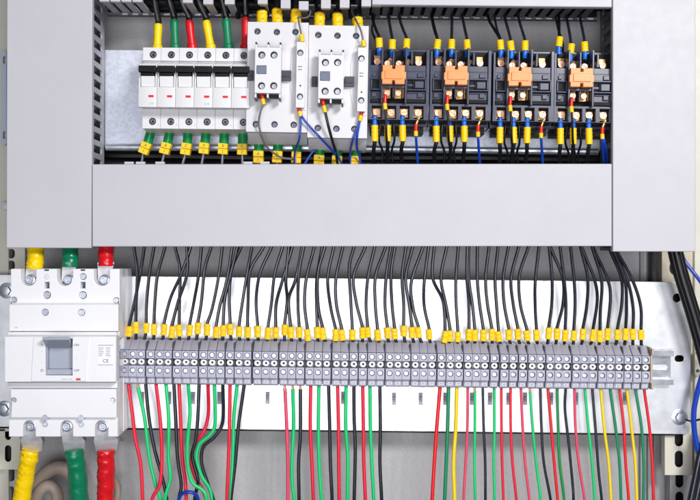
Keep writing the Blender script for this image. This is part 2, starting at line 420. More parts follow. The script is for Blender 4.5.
# ================================================================== miniature breakers
def zz(py, d): return Z(py, d)
cx0 = X(147.5, -6)
ref = Vector((cx0, 62, zz(108, 14)))
def mcb():
    o = thing('miniature_breaker', '', 'circuit breaker', ref, R(.55), 'white miniature breakers in a row')
    r = ref.z
    P = lambda d, z: (d - 62, z - r)
    zt, zl = zz(47.6, 14), zz(128.6, 14)
    prof = [P(62, zt), P(16, zt), P(16, zz(60.5, 14)), P(2, zz(63.6, 2)), P(2, zz(87, -6) + .5), P(-6, zz(87, -6)), P(-6, zz(107, -6)), P(-4, zz(107.6, -6)), P(16, zz(108.2, 14)), P(16, zl + .6), P(37, zz(133, 37)), P(62, zz(133, 37))]
    g = G(); g.plate([prof], -9.1, 9.1, .3, 'yz')
    for ya, yb in ((zz(60.4, 14), zt), (zl + 1.2, zz(108.8, 14))):
        pass
    g.plate([rect(-9.1, 9.1, zz(60.6, 14) - r, zt - r), circ(1.0, zz(54.6, 14) - r, 3.7)], 14 - 62, 16 - 62 - .05, .2)
    g.plate([rect(-9.1, 9.1, zl - r, zz(108.6, 14) - r), circ(1.0, zz(121.4, 14) - r, 3.7)], 14 - 62, 16 - 62 - .05, .2)
    # cheeks either side of the handle
    for s in (-1, 1):
        g.plate([[P(2.2, zz(64, 2)), P(-3, zz(64.8, 2)), P(-6, zz(87.1, -6)), P(2.2, zz(87.2, -6))]], s * 8.2 - .8, s * 8.2 + .8, .2, 'yz')
    g.make('body', WHITE2, o)
    for py in (54.6, 121.4):
        g = G(); g.lathe((1.0, 15.9 - 62, zz(py, 14) - r), [(0, 3.6), (.05, 3.6)]); g.make('screw_well_shade', BLACK, o)  # black disc paints the shade at the bottom of the hole
    for py in (54.6, 121.4):
        g = G(); g.screw((1.0, 15.2 - 62, zz(py, 14) - r), 2.6, .6, 'cross', .5); g.make('terminal_screw', STEELD, o)
    g = G(); ht, hb = zz(66.2, -6) - r, zz(75.8, -6) - r
    g.box(-8.6, 8.6, -72, -60, ht - 6.6, ht); g.box(-6.4, 6.4, -71, -60, hb, ht - 6.7); g.make('handle', BLACK, o, bevel=.7)
    g = G(); lb, lt = zz(86.6, -6) - r, hb - .3
    g.faces([(-6.9, -69, lt), (6.9, -69, lt), (6.9, -66.4, lb), (-6.9, -66.4, lb), (-6.9, -60, lt), (6.9, -60, lt), (6.9, -60, lb), (-6.9, -60, lb)], [(0, 1, 2, 3), (4, 7, 6, 5), (0, 4, 5, 1), (3, 2, 6, 7), (0, 3, 7, 4), (1, 5, 6, 2)])
    g.make('handle_base', WHITE2, o, bevel=.6)
    g = G(); zm = zz(96.2, -6) - r; g.box(.9, 6.0, -68.3, -67.9, zm - 1.1, zm + 1.1); g.make('indicator', RED, o)
    g = G(); g.text('1', 7.0, zz(52, 14) - r, -48.06, 1.5); g.text('2', 7.0, zz(124.6, 14) - r, -48.06, 1.5)
    g.make('lettering', INKL, o)
    return o
m0 = mcb(); mcbs = [m0]
names6 = ['leftmost white miniature breaker, under the first yellow sleeve', 'white miniature breaker under the first green sleeve from the left', 'white miniature breaker under the slanting red sleeve',
          'white miniature breaker under the second yellow sleeve from the left', 'white miniature breaker under the second green sleeve from the left', 'white miniature breaker half hidden beside the white contactor']
m0['label'] = names6[0]
for i in range(1, 6):
    mcbs.append(copy_thing(m0, ref + Vector((18.45 * i, 0, -18.45 * i * math.tan(R(.55)))), names6[i]))
for i in (0, 3):
    r_ = ref.z; g = G(); g.text('C10', 3.6, zz(103.6, -6) - r_, -68.06, 2.2); g.make('rating_print', INKL, mcbs[i])
# terminal wires of the breakers
def wire(name, label, pts, r, m, group=None, cat='wire', sub=8, n=10, flat=1.0, rfun=None):
    g = G(); g.tube(pts, rfun or r, n=n, sub=sub, flat=flat)
    return tag(g.make(name, m, org=pts[-1]), label, cat, group)
def child_tube(name, parent, pts, r, m, n=12, sub=5, raw=False, flat=1.0):
    g = G(); g.tube(pts, r, n=n, sub=sub, raw=raw, flat=flat)
    org = Vector(parent.location) / MM
    k = g.make(name, m, org=org); k.parent = parent; k.location = (0, 0, 0)
    return k
def child_mesh(name, parent, g, m, bevel=0):
    k = g.make(name, m, org=Vector(parent.location) / MM, bevel=bevel); k.parent = parent; k.location = (0, 0, 0); return k
tops = [(157.2, 47.5, 158.3, 24.2, 154, -6, YHEAT, 'yellow'), (175.4, 47.5, 174.2, 20, 168.5, -6, GHEAT, 'green'), (192.5, 47.5, 189.2, 21, 180, -6, RHEAT, 'red'),
        (211.2, 47.8, 206.2, 21, 197, -6, YHEAT, 'yellow'), (228.8, 48, 226, 19.5, 221, -8, GHEAT, 'green'), (245.2, 48.5, 245.8, 18, 245, -8, RHEAT, 'red')]
for i, (xb, yb, xt, yt, xu, yu, m, cn) in enumerate(tops):
    d = 40
    w = wire('power_wire', f'thick black wire with {cn} heat shrink on the {ORD[i]} breaker from the left', [U(xu, yu - 40, 34), U(xu, yu, 34), U(xt, yt - 4, d), U(xt, yt, d), U(xb, yb, d), U(xb, yb + 8, d)], 3.3, WBLACK2, 'wires on top of the breakers')
    a, b = U(xt, yt, d), U(xb, yb + 3, d)
    child_tube('heat_shrink', w, [a, a.lerp(b, .33), a.lerp(b, .66), b], lambda t: 4.2 + .22 * math.sin(9 * t) + (1.0 if t > .8 else 0) - (.35 if t < .05 else 0), m, sub=10, n=16)
bots = [(152, 131.5, 147.6, 143, 143.2, 154, 141.6, 165, 'A', '1'), (171, 131.5, 167.2, 143.2, 164.3, 154.2, 161.6, 165, 'B', '1'), (188.2, 132.5, 187.2, 143.5, 185.2, 155, 182.5, 165, 'C', '1'),
        (206.2, 132.5, 205, 143.2, 203.6, 154, 201.6, 165, 'A', '2'), (224.6, 133, 223.8, 143.8, 222.8, 154.5, 222, 165, 'B', '2'), (242.4, 134, 242.6, 144, 242.4, 155, 242.2, 166, 'C', '2')]
def marker_block(w, a, b, half, thick, m, letters=None):
    """flat printed marker sleeve from a to b (world mm)"""
    ax = (b - a); ln = ax.length; ax.normalize(); ang = math.atan2(ax.x, -ax.z)      # 0 when pointing down
    sd = Vector((math.cos(ang), 0, math.sin(ang)))
    g = G(); cs = []
    for t0, t1 in ((0.0, .485), (.515, 1.0)):
        p, q = a + ax * ln * t0, a + ax * ln * t1
        j = random.uniform(-.35, .35)
        vs = []
        for c in (p, q):
            for sx in (-1, 1):
                for sy in (-1, 1): vs.append(c + sd * (half * sx + j) + Vector((0, thick * sy, 0)))
        g.faces(vs, [(0, 1, 3, 2), (4, 6, 7, 5), (0, 4, 5, 1), (2, 3, 7, 6), (0, 2, 6, 4), (1, 5, 7, 3)])
    k = child_mesh('marker_sleeve', w, g, m, bevel=.5)
    if letters:
        g = G()
        for t, ch in zip((.25, .77), letters):
            p = a + ax * ln * t; g.text(ch, p.x, p.z, p.y - thick - .08, 3.0, rot=ang * .9)
        kk = g.make('lettering', INK, org=Vector(w.location) / MM); kk.parent = k; kk.location = (0, 0, 0)
    return k
for i, (xa, ya, xb, yb, xc, yc, xd, yd, c1, c2) in enumerate(bots):
    d = 40
    w = wire('tinned_wire', f'grey wire with green boot and yellow marker under the {ORD[i]} breaker from the left', [U(xa, ya - 6, d), U(xb, yb, d), U(xc, yc, d), U(xd, yd, d), U(xd - 1, yd + 14, d)], 1.35, WSILV, 'wires under the breakers')
    a, b = U(xa, ya - 4, d), U(xb, yb + .6, d)
    child_tube('boot', w, [a, a.lerp(b, .5), b], lambda t: 4.2 + .7 * min(1, t * 2.2), GCAP, n=18, sub=8)
    marker_block(w, U(xb, yb, d - 1), U(xc, yc, d - 1), 5.0, 4.6, YELLOW, (c1, c2))

# ================================================================== white contactors
def contactor(label, px0, px1, py0, py1, shift, tilt, auxx, auxy, wy, sidx, sidy):
    dF = -2
    q = Vector((X((px0 + px1) / 2, dF), 62, Z(py1, dF)))
    o = thing('contactor', label, 'contactor', q, tilt, 'white contactors')
    ct, st = math.cos(tilt), math.sin(tilt)
    def lc(px, py, d):                                          # measured point -> contactor's own millimetres
        v = U(px, py, d) - q
        return Vector((v.x * ct - v.z * st, v.y, v.x * st + v.z * ct))
    hw = (X(px1, dF) - X(px0, dF)) / 2 + .05; H = Z(py0, dF) - Z(py1, dF)
    f = dF - 62
    holes = [circ(lc(px, py, dF).x, lc(px, py, dF).z, 3.3) for px, py in shift]
    g = G(); g.plate([rect(-hw, hw, 0, H)] + holes, f, f + 10, .3)
    g.plate([[(-52, -8.6), (f + 22, -8.6), (f + 9.9, .6), (f + 9.9, H - .6), (0, H - .6), (0, -8.6)][1:] ], -hw + .4, hw - .4, .4, 'yz')
    g.make('body', WHITE, o)
    # raised middle of the face
    g = G(); a = hw
    z1a, z2a = H * .79, H * .62
    g.plate([[(-a + 12.2, 6), (a - 20, 6), (a - 20, H * .70), (a - 15.5, H * .84), (a - 15.0, H - 1), (-a + 17, H - 1), (-a + 17, H * .80), (-a + 12.2, H * .74)]] + [h for h in holes if False], f - .9, f - .02, .3) if False else None
    g.plate([[(-a + .6, H * .79), (-a + 11, H * .79), (-a + 15, H * .70), (-a + 15, H * .36), (-a + 11, H * .26), (-a + .6, H * .26)]], f - 1.0, f - .03, .3)
    g.plate([[(a - 12, H * .86), (a - .6, H * .86), (a - .6, H * .20), (a - 13, H * .20), (a - 17.5, H * .40), (a - 17.5, H * .66)]], f - 1.0, f - .03, .3)
    g.make('raised_face', WHITE, o)
    for px, py in shift:
        g = G(); g.lathe((lc(px, py, dF).x, f + 9.6, lc(px, py, dF).z), [(0, 3.25), (.2, 3.25)]); g.make('screw_well_shade', BLACK, o)  # shade in the screw hole painted as a black disc
    for px, py in shift:
        p = lc(px, py, dF + 7); pp = lc(px, py, dF)
        g = G(); g.screw((pp.x, f + 6.0, pp.z), 2.5, 3, 'cross', .4); g.make('terminal_screw', STEELD, o)
    # locking tabs either side of the auxiliary block
    for (ax0, ax1) in ((auxx[0] - 6.2, auxx[0] - .6), (auxx[1] + .6, auxx[1] + 10)):
        p0, p1 = lc(ax0, wy[0] + 6, dF), lc(ax1, wy[0] + 16, dF)
        g = G(); g.box(p0.x, p1.x, f - 6, f - .03, p1.z, p0.z); g.box(p0.x + 1, p1.x - 1, f - 7, f - 6.02, p1.z + 3, p1.z + 5)
        g.make('locking_tab', DGREY, o, bevel=.4)
    # auxiliary contact block
    dA = -22; fa = dA - 62
    p0, p1 = lc(auxx[0], auxy[1], dA), lc(auxx[1], auxy[0], dA)
    scr = [(auxx[0] + 7.3, auxy[0] + 7.5), (auxx[0] + 19.5, auxy[0] + 7.5), (auxx[0] + 7.0, auxy[1] - 7.2), (auxx[0] + 19.2, auxy[1] - 7.2)]
    w0, w1 = lc(auxx[0] + 1.8, wy[1], dA), lc(auxx[0] + 12, wy[0], dA)
    g = G()
    g.plate([rect(p0.x, p1.x, p0.z, p1.z), rect(w0.x, w1.x, w0.z, w1.z)] + [circ(lc(x, y, dA).x, lc(x, y, dA).z, 3.5) for x, y in scr], fa, fa + 3, .35)
    g.box(p0.x + .3, p1.x - .3, fa + 3.05, f - .05, p0.z + .3, p1.z - .3)
    zb = p0.z
    for k in (0, 1, 2):                                           # posts between the wire entries
        xk = p0.x + .9 + k * (p1.x - p0.x - 1.8) / 2
        g.box(xk - .9, xk + .9, fa + 2, fa + 14, p0.z - 4.2, p0.z); g.box(xk - .9, xk + .9, fa + 2, fa + 14, p1.z, p1.z + 3.2)
    ax = g.make('auxiliary_block', WHITE2, o, bevel=.25)
    for k in (0, 1, 2):
        xk = p0.x + .9 + k * (p1.x - p0.x - 1.8) / 2
        g = G(); g.box(xk - .9, xk + .9, fa + 1, fa + 10, p1.z + 3.25, p1.z + 5.2); g.make('post_tip', DGREY, ax, bevel=.3)
        g = G(); g.box(xk - 1.0, xk + 1.0, fa + 3, fa + 14, p0.z - 6.6, p0.z - 4.25); g.make('post_tip', DGREY, ax, bevel=.3)
    for k in range(2):
        xa = p0.x + 2.2 + k * (p1.x - p0.x - 1.8) / 2; xb = xa + (p1.x - p0.x - 6) / 2 - .2
        g = G(); g.box(xa, xb, fa + 9, fa + 15, p0.z - 3.6, p0.z - .1); g.make('wire_entry', BLACK, ax)
        g = G(); g.box(xa, xb, fa + 9, fa + 15, p1.z + .1, p1.z + 2); g.make('wire_entry', BLACK, ax)
    g = G(); g.box(w0.x + .5, w1.x - .5, fa + .8, fa + 3, w0.z + .5, w1.z - .5); g.make('window', GREYW, ax, bevel=.6)
    for j, (x, y) in enumerate(scr):
        p = lc(x, y, dA); g = G(); g.lathe((p.x, fa + 2.85, p.z), [(0, 3.45), (.15, 3.45)]); g.make('screw_well_shade', BLACK, ax)  # black base gives the screw its painted crescent of shade
        g = G(); g.screw((p.x + .35, fa + 1.9, p.z - .35), 2.5, .5, 'cross', .3 + j); g.make('terminal_screw', STEEL, ax)
    # slim block at the right
    dS = -14; fs = dS - 62
    p0, p1 = lc(sidx[0], sidy[1], dS), lc(sidx[1], sidy[0], dS)
    sc2 = [((sidx[0] + sidx[1]) / 2 - .3, sidy[0] + 10.8), ((sidx[0] + sidx[1]) / 2 - .6, sidy[1] - 11)]
    g = G(); g.plate([rect(p0.x, p1.x, p0.z, p1.z)] + [circ(lc(x, y, dS).x, lc(x, y, dS).z, 3.1) for x, y in sc2], fs, fs + 3, .35)
    g.box(p0.x + .3, p1.x - .3, fs + 3.05, f - .05, p0.z + .3, p1.z - .3)
    sb = g.make('side_block', WHITE2, o, bevel=.25)
    for x, y in sc2:
        p = lc(x, y, dS); g = G(); g.lathe((p.x, fs + 2.85, p.z), [(0, 3.05), (.15, 3.05)]); g.make('screw_well_shade', BLACK, sb)  # painted shade again: a black disc behind the screw
        g = G(); g.screw((p.x + .2, fs + 1.8, p.z - .3), 2.3, .6, 'slot', .5); g.make('terminal_screw', STEEL, sb)
    g = G(); c = (p0.x + p1.x) / 2
    for k, (w, h) in enumerate(((2.4, .8), (2.4, .8))):
        zc = lc(0, sidy[0] + 20 + k * 3, dS).z; g.box(c - w / 2 - 1.2, c - .2, fs - .12, fs - .02, zc - h / 2, zc + h / 2); g.box(c + .2, c + 1.4, fs - .12, fs - .02, zc - h / 2, zc + h / 2)
    zc = lc(0, sidy[0] + 39, dS).z; g.lathe((c, fs - .12, zc), [(0, .9), (.1, .9)])
    g.make('lettering', INK, sb)
    return o
sh1 = [(257.3, 31.4), (276.7, 32.1), (295.4, 31.9), (255.7, 124.2), (274.4, 124.4), (293.6, 124.8)]
sh2 = [(318.2, 35), (337.4, 35.7), (356.1, 35.9), (317.7, 128), (336.3, 128.7), (354.4, 129)]
contactor('left white contactor with a grey wire looping from its front block', 246, 306.9, 22.3, 132.2, sh1, R(.9), (254.4, 281.3), (47.5, 93), (65.5, 74), (295.6, 305.4), (42, 107.6))
contactor('right white contactor with a black wire hanging from its front block', 307.2, 367, 25.6, 138, sh2, R(.9), (318, 344), (55, 98.4), (71.5, 80.8), (357, 366.6), (47.6, 111.4))
# top sleeves
ctop = [(262, 10.4, 'first'), (277.2, 8.4, 'second'), (295.9, 9, 'third'), (319.5, 12.2, 'fourth'), (337.6, 12.8, 'fifth'), (357.8, 17, 'sixth')]
for i, (px, py, w_) in enumerate(ctop):
    d = 20; yb = 24 if i < 3 else 27.5
    w = wire('power_wire', f'thick black wire with yellow sleeve behind the white contactors, {w_} from the left', [U(px - 1, -40, 20), U(px - .5, -4, 28), U(px, py, d), U(px + .3, yb + 6, d)], 4.0, WBLACK2, 'wires on top of the contactors')
    lean = random.uniform(-.6, .6)
    a, b = U(px - lean, py, d), U(px + lean, yb + 2.5, d)
    k = child_tube('marker_sleeve', w, [a, a.lerp(b, .3), a.lerp(b, .7), b], lambda t: min(5.5, 3.6 + 14 * t) + .2 * math.sin(20 * t), YELLOW, n=18, sub=8)
    g = G()
    for t, ch in ((.25, '1'), (.58, 'L'), (.86, '1')):
        p = a.lerp(b, t); g.text(ch, p.x + 1.2, p.z, p.y - 5.75, 2.4, rot=1.57, thick=.3)
    kk = g.make('lettering', INK, org=Vector(w.location) / MM); kk.parent = k; kk.location = (0, 0, 0)
    if i == 4: child_tube('heat_shrink', w, [U(px, 25.4, d), U(px, 29, d)], 5.0, GHEAT)
cbot = [(259.2, 139, 258.2, 163.5, 'A1'), (278.2, 139, 277, 163, 'B1'), (297.6, 140, 296.2, 163.5, 'C1'), (320.6, 143, 318.6, 167, 'A1'), (338, 144, 336.6, 167, 'B1'), (356.8, 144, 355.4, 167, 'C1')]
for i, (px, py, xe, ye, ch) in enumerate(cbot):
    d = 38; ym = py + 12
    xm = px + (xe - px) * .5
    w = wire('tinned_wire', f'grey wire with green boot and yellow marker under the white contactors, {ORD[i]} from the left', [U(px, py - 4, d), U(xm, ym, d), U(xe, ye, d), U(xe - .4, ye + 16, d)], 1.5, WSILV, 'wires under the contactors')
    a, b = U(px, py - 1, d), U(xm, ym, d)
    child_tube('boot', w, [a, a.lerp(b, .5), b], lambda t: 4.4 + .6 * min(1, t * 2), GCAP if i < 3 else GHEAT if i == 4 else GCAP, n=18, sub=8)
    marker_block(w, U(xm, ym + (.3 if i % 2 else 0), d - 1), U(xe, ye, d - 1), 5.2 + random.uniform(-.3, .3), 4.6, YELLOW, ch)
# control wires
def ferrule_wire(label, ins, mk, pts, m, fer=REDF, r=1.05, group='control wires with ferrules', fr=1.9, mr=2.1):
    """ins: ferrule ends (a,b); mk: end of the yellow marker; pts: the rest"""
    a, b = ins; w = wire('control_wire', label, [a, b] + pts, r, m, group)
    child_tube('ferrule', w, [a, b], lambda t: fr * (1.0 if t > .1 else .8), fer)
    child_tube('marker_sleeve', w, [b, mk], lambda t: mr + .18 * math.sin(18 * t), YELLOW, n=12, sub=6)
    return w
ferrule_wire('thin grey wire looping down from the front block of the left contactor', (U(261.6, 92.8, -14), U(262.6, 99, -15)), U(263.8, 104.6, -15),
             [U(263.6, 103, -15), U(260.6, 112, -14), U(258.8, 122, -10), U(260.6, 133, -5), U(266.6, 146.5, 12), U(279, 156.6, 28), U(290, 159, 31), U(298, 159.4, 36)], WGREY)
ferrule_wire('blue wire dropping straight from the slim block of the left contactor', (U(298.8, 106.6, -8), U(299.4, 111.5, -8)), U(300.4, 116.5, -8),
             [U(300.3, 116, -8), U(300.4, 128, -6), U(299.2, 139, -3), U(296, 148, 14), U(294.6, 155, 26), U(294.6, 166, 31)], WBLUE)
w = wire('control_wire', 'blue wire slanting from the left contactor across to the right one', [U(300.6, 113, -7), U(303, 118.6, -8), U(310, 127, -6), U(320, 137.5, -5), U(330.5, 148.6, 8), U(338, 156.6, 24), U(343, 167, 30)], 1.15, WBLUE, 'control wires with ferrules')
w = wire('control_wire', 'blue wire curving under the right contactor down into the duct', [U(326, 144.6, 30), U(322.5, 145, 27), U(317, 148, 26), U(311, 154, 26), U(305, 164, 26), U(303, 172, 26)], 1.15, WBLUE, 'control wires with ferrules')
ferrule_wire('black wire hanging from the front block of the right contactor', (U(322.4, 98, -14), U(323.6, 106, -15)), U(325.3, 112.4, -15),
             [U(325.2, 112, -15), U(328.6, 127, -12), U(332.4, 141, -4), U(335.8, 152, 18), U(338, 168, 28)], WBLACK2, r=1.4)
ferrule_wire('left blue wire of the pair on the slim block of the right contactor', (U(361.6, 110.6, -8), U(361, 115.6, -8)), U(359.8, 121, -8),
             [U(359.6, 121, -8), U(356.2, 131, -6), U(352.4, 141, -3), U(350.4, 151, 20), U(350.2, 158, 26), U(350.2, 170, 30)], WBLUE)
w = wire('control_wire', 'right blue wire of the pair on the slim block of the right contactor', [U(360.6, 117, -7), U(358.8, 126, -7), U(357, 138, -5), U(357, 149, 16), U(359.4, 157, 27), U(362, 170, 31)], 1.15, WBLUE, 'control wires with ferrules')
for lab, pts, f0, f1 in (('grey wire curling into the slim block of the left contactor', [U(308.5, 6, 24), U(310.4, 12, 18), U(308, 17, 10), U(302.5, 18.2, 2), U(298.6, 17.2, -6), U(298.8, 22, -10), U(300.4, 30, -11), U(301.6, 36, -11), U(301.9, 44, -9)], U(301, 34.8, -11), U(302.4, 41.8, -11)),
                         ('grey wire running down into the slim block of the right contactor', [U(352, 12, 30), U(355, 18, 16), U(357.6, 23.6, -4), U(360.6, 30, -10), U(362.6, 38, -11), U(363.6, 48, -9)], U(362.9, 40.8, -11), U(364.2, 46.8, -11))):
    w = wire('control_wire', lab, pts, .95, WGREY, 'control wires with ferrules')
    child_tube('marker_sleeve', w, [f0, f1], lambda t: 2.4 + .15 * math.sin(16 * t), YELLOW)

# ================================================================== motor relays with orange fronts
dO = -4
ocx = [393.0, 455.1, 518.2, 579.4]; ocy = [76.4, 77.1, 78.3, 79.3]
qz = Vector((X(393, 4), 62, Z(118, 4)))
def relay():
    o = thing('overload_relay', '', 'relay', qz, R(.9), 'dark relays with orange fronts')
    f = 4 - 62
    S = 1.004
    def lx(px): return (px - 393) * S
    def lz(py): return (118 - py) * S
    # body: a stepped block
    g = G()
    g.box(lx(367.4), lx(429.2), f + 22, 0, lz(124), lz(45))                      # deep base
    g.box(lx(369.6), lx(380.6), f + 4, f + 22.3, lz(89.5), lz(64.5)); g.box(lx(405.6), lx(426.9), f + 4, f + 22.3, lz(89.5), lz(64.5))
    g.box(lx(369.6), lx(380.6), f + 6, f + 22.3, lz(102.8), lz(90.3)); g.box(lx(405.6), lx(426.6), f + 6, f + 22.3, lz(102.8), lz(90.3))
    # frames of the recessed side windows
    for a, b in ((370, 380.6), (405.4, 425.8)):
        for (c0, c1, e0, e1) in ((a, b, 77.6, 79.2), (a, b, 88.8, 90.2), (a, a + 1.6, 79.2, 88.8), (b - 1.6, b, 79.2, 88.8)):
            g.box(lx(c0), lx(c1), f, f + 4.2, lz(e1), lz(e0))
    g.box(lx(414.5), lx(423.4), f + 1.2, f + 4.2, lz(87.6), lz(80.6))
    g.box(lx(407), lx(412.5), f + 1.8, f + 4.2, lz(86), lz(83.4))
    g.box(lx(371.8), lx(375.4), f + 2, f + 4.2, lz(76.4), lz(72.6)); g.box(lx(417), lx(423), f + 2, f + 4.2, lz(76.6), lz(72.2))
    g.box(lx(371.4), lx(376), f + 3.2, f + 6.2, lz(96.6), lz(92)); g.box(lx(417.4), lx(422.6), f + 3.2, f + 6.2, lz(96.6), lz(92))
    # barriers running up between the terminals
    for a, b, t, bt, fr in ((367.6, 370.0, 50, 104, 2), (380.4, 382.4, 47.8, 104, -4), (391.6, 393.4, 50, 68, -4), (404.2, 406.2, 47.6, 104, -4), (410.2, 412.2, 51, 64, 2), (425.6, 429.0, 48.6, 104, 2)):
        g.box(lx(a), lx(b), f + fr, f + 22.2, lz(bt), lz(t))
    g.box(lx(380.6), lx(406), f + 6, f + 22.2, lz(87.4), lz(66))                # carrier behind the orange front
    g.box(lx(380.6), lx(406), f - 2, f + 22.2, lz(88.4), lz(86))
    g.box(lx(392), lx(393.4), f - 2, f + 22.2, lz(98), lz(88.4))
    g.make('body', SLATE, o, bevel=.45)
    # lower terminal row: a plate with four wells
    g = G()
    wells = [rect(lx(c - 4.9), lx(c + 4.9), lz(118.6), lz(105.4)) for c in (376.6, 391.2, 404.6, 418.6)]
    g.plate([rect(lx(367.6), lx(428.9), lz(119.4), lz(103.2))] + wells, f + 2, f + 14, .3)
    g.make('terminal_row', SLATE, o)
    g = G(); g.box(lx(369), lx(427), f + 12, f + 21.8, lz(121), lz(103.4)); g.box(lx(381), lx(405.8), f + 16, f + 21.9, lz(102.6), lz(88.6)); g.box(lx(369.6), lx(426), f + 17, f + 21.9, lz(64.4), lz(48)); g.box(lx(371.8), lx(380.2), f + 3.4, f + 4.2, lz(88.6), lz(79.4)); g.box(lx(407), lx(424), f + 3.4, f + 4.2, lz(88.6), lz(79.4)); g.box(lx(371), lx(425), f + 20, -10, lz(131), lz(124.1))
    g.make('recess_shade', SLATESHADE, o)  # cavities darkened by colour in place of shade
    sc = [(376.8, 59.6, 3.5, 12), (386.7, 62.9, 3.1, 4), (398.2, 62.9, 3.1, 4), (406.8 + 1.2, 58.6, 2.6, 14), (418.6, 59.9, 3.5, 12), (389.6, 57.6, 2.4, 15), (387, 92.4, 3.0, 4), (398, 92.5, 3.0, 4),
          (376.7, 111.5, 3.6, 7), (391.3, 111.8, 3.6, 7), (404.4, 111.4, 3.6, 7), (418.6, 111.4, 3.6, 7)]
    for j, (px, py, r, dd) in enumerate(sc):
        g = G(); g.screw((lx(px), f + dd, lz(py)), r, 8, 'slot' if j % 3 else 'cross', .7 + j * .9); g.make('terminal_screw', BRASS, o)
    # brass contact strips and black boxes painting shade into small slots
    for px, py, w, h, dd in ((376.8, 56.2, 3.4, 3.4, 15), (418.6, 56.4, 3.4, 3.4, 15), (407.6, 62.2, 1.6, 4.6, 12), (390.8, 63.4, .9, 4, 9), (402.4, 63.4, .9, 4, 9), (403, 92.6, .8, 4.4, 8), (382.9, 92.4, .7, 4.4, 8)):
        g = G(); g.box(lx(px) - w, lx(px) + w, f + dd, f + dd + 1, lz(py) - h, lz(py) + h); g.make('contact_strip', mat('clamp_washer_metal', (176, 140, 96), .4, metal=.85, var=.2), o, bevel=.3)
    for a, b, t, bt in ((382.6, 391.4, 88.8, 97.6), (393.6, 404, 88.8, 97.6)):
        g = G(); g.box(lx(a), lx(b), f + 11, f + 15.9, lz(bt), lz(t)); g.make('recess_shade', SLATESHADE, o)
    for a, b, t, bt in ((370.4, 380.2, 98.6, 102.2), (406.6, 424.8, 98.8, 102.4), (412.4, 414.3, 80.4, 87.8)):
        g = G(); g.box(lx(a), lx(b), f + 1.0, f + 4.8, lz(bt), lz(t)); g.make('slot_shade', SLATESHADE, o, bevel=.2)
    for a, b, t, bt in ((371.6, 379.6, 91.2, 91.8), (407, 425, 91.4, 92.0), (371.6, 379.6, 70.4, 71.0), (407, 425.4, 70.2, 70.8)):
        g = G(); g.box(lx(a), lx(b), f + 3.2, f + 6.4, lz(bt), lz(t)); g.make('moulded_rib', SLATE, o, bevel=.15)
    for j, (px, py, w) in enumerate([(376.7, 111.5, 4.4), (391.3, 111.8, 4.4), (404.4, 111.4, 4.4), (418.6, 111.4, 4.4), (387, 92.4, 3.8), (398, 92.5, 3.8)]):
        g = G(); g.box(lx(px) - w, lx(px) + w, f + 9 + (j < 4) * 1.2, f + 10 + (j < 4) * 1.2, lz(py) - 5.0, lz(py) + 4.4); g.make('clamp_washer', mat('clamp_washer_metal', (176, 140, 96), .4, metal=.85, var=.2), o, bevel=.4)
    # orange front, H shaped
    g = G(); a = [(381.4, 84.6), (381.4, 80.8), (380.4, 80.8), (380.4, 73.6), (381.6, 73.6), (381.6, 67), (391.2, 67), (391.2, 70.6), (394, 70.6), (394, 67), (403.6, 67), (403.6, 73.6), (404.8, 73.6), (404.8, 80.8), (403.6, 80.8), (403.6, 85.6), (394, 85.6), (394, 82), (391.2, 82), (391.2, 85.6), (381.4, 85.6)]
    g.plate([[(lx(x), lz(y)) for x, y in a]], f - 10, f + 6, .5)
    g.plate([rect(lx(384), lx(401.4), lz(80.6), lz(72.4))], f - 11.2, f - 10.02, .4)
    oc = g.make('orange_clip', ORANGE, o)
    return o
r0 = relay()
rl = ['dark relay with orange front beside the right white contactor', 'dark relay with orange front, second from the left', 'dark relay with orange front, third from the left', 'dark relay with orange front nearest the right duct']
r0['label'] = rl[0]
for k in range(1, 4):
    copy_thing(r0, Vector((X(ocx[k], 4), 62, Z(ocy[k] + 41.6, 4))), rl[k])
wh = ['leftmost', 'second', 'third', 'rightmost']
top_in = [[(379.3, 38.5, 373, 372), (392.3, 40, 389, 388), (406.6, 39.3, 400, 399)], [(437.4, 40, 432.5, 431), (451.6, 39.8, 452, 452), (467, 40.2, 463, 461)],
          [(500.4, 40.4, 489, 487), (510.8, 41.4, 505.5, 504), (525, 41.2, 519, 517)], [(559.2, 37.2, 559, 558), (571, 44.2, 567, 565), (584.6, 42.2, 580.5, 579)]]
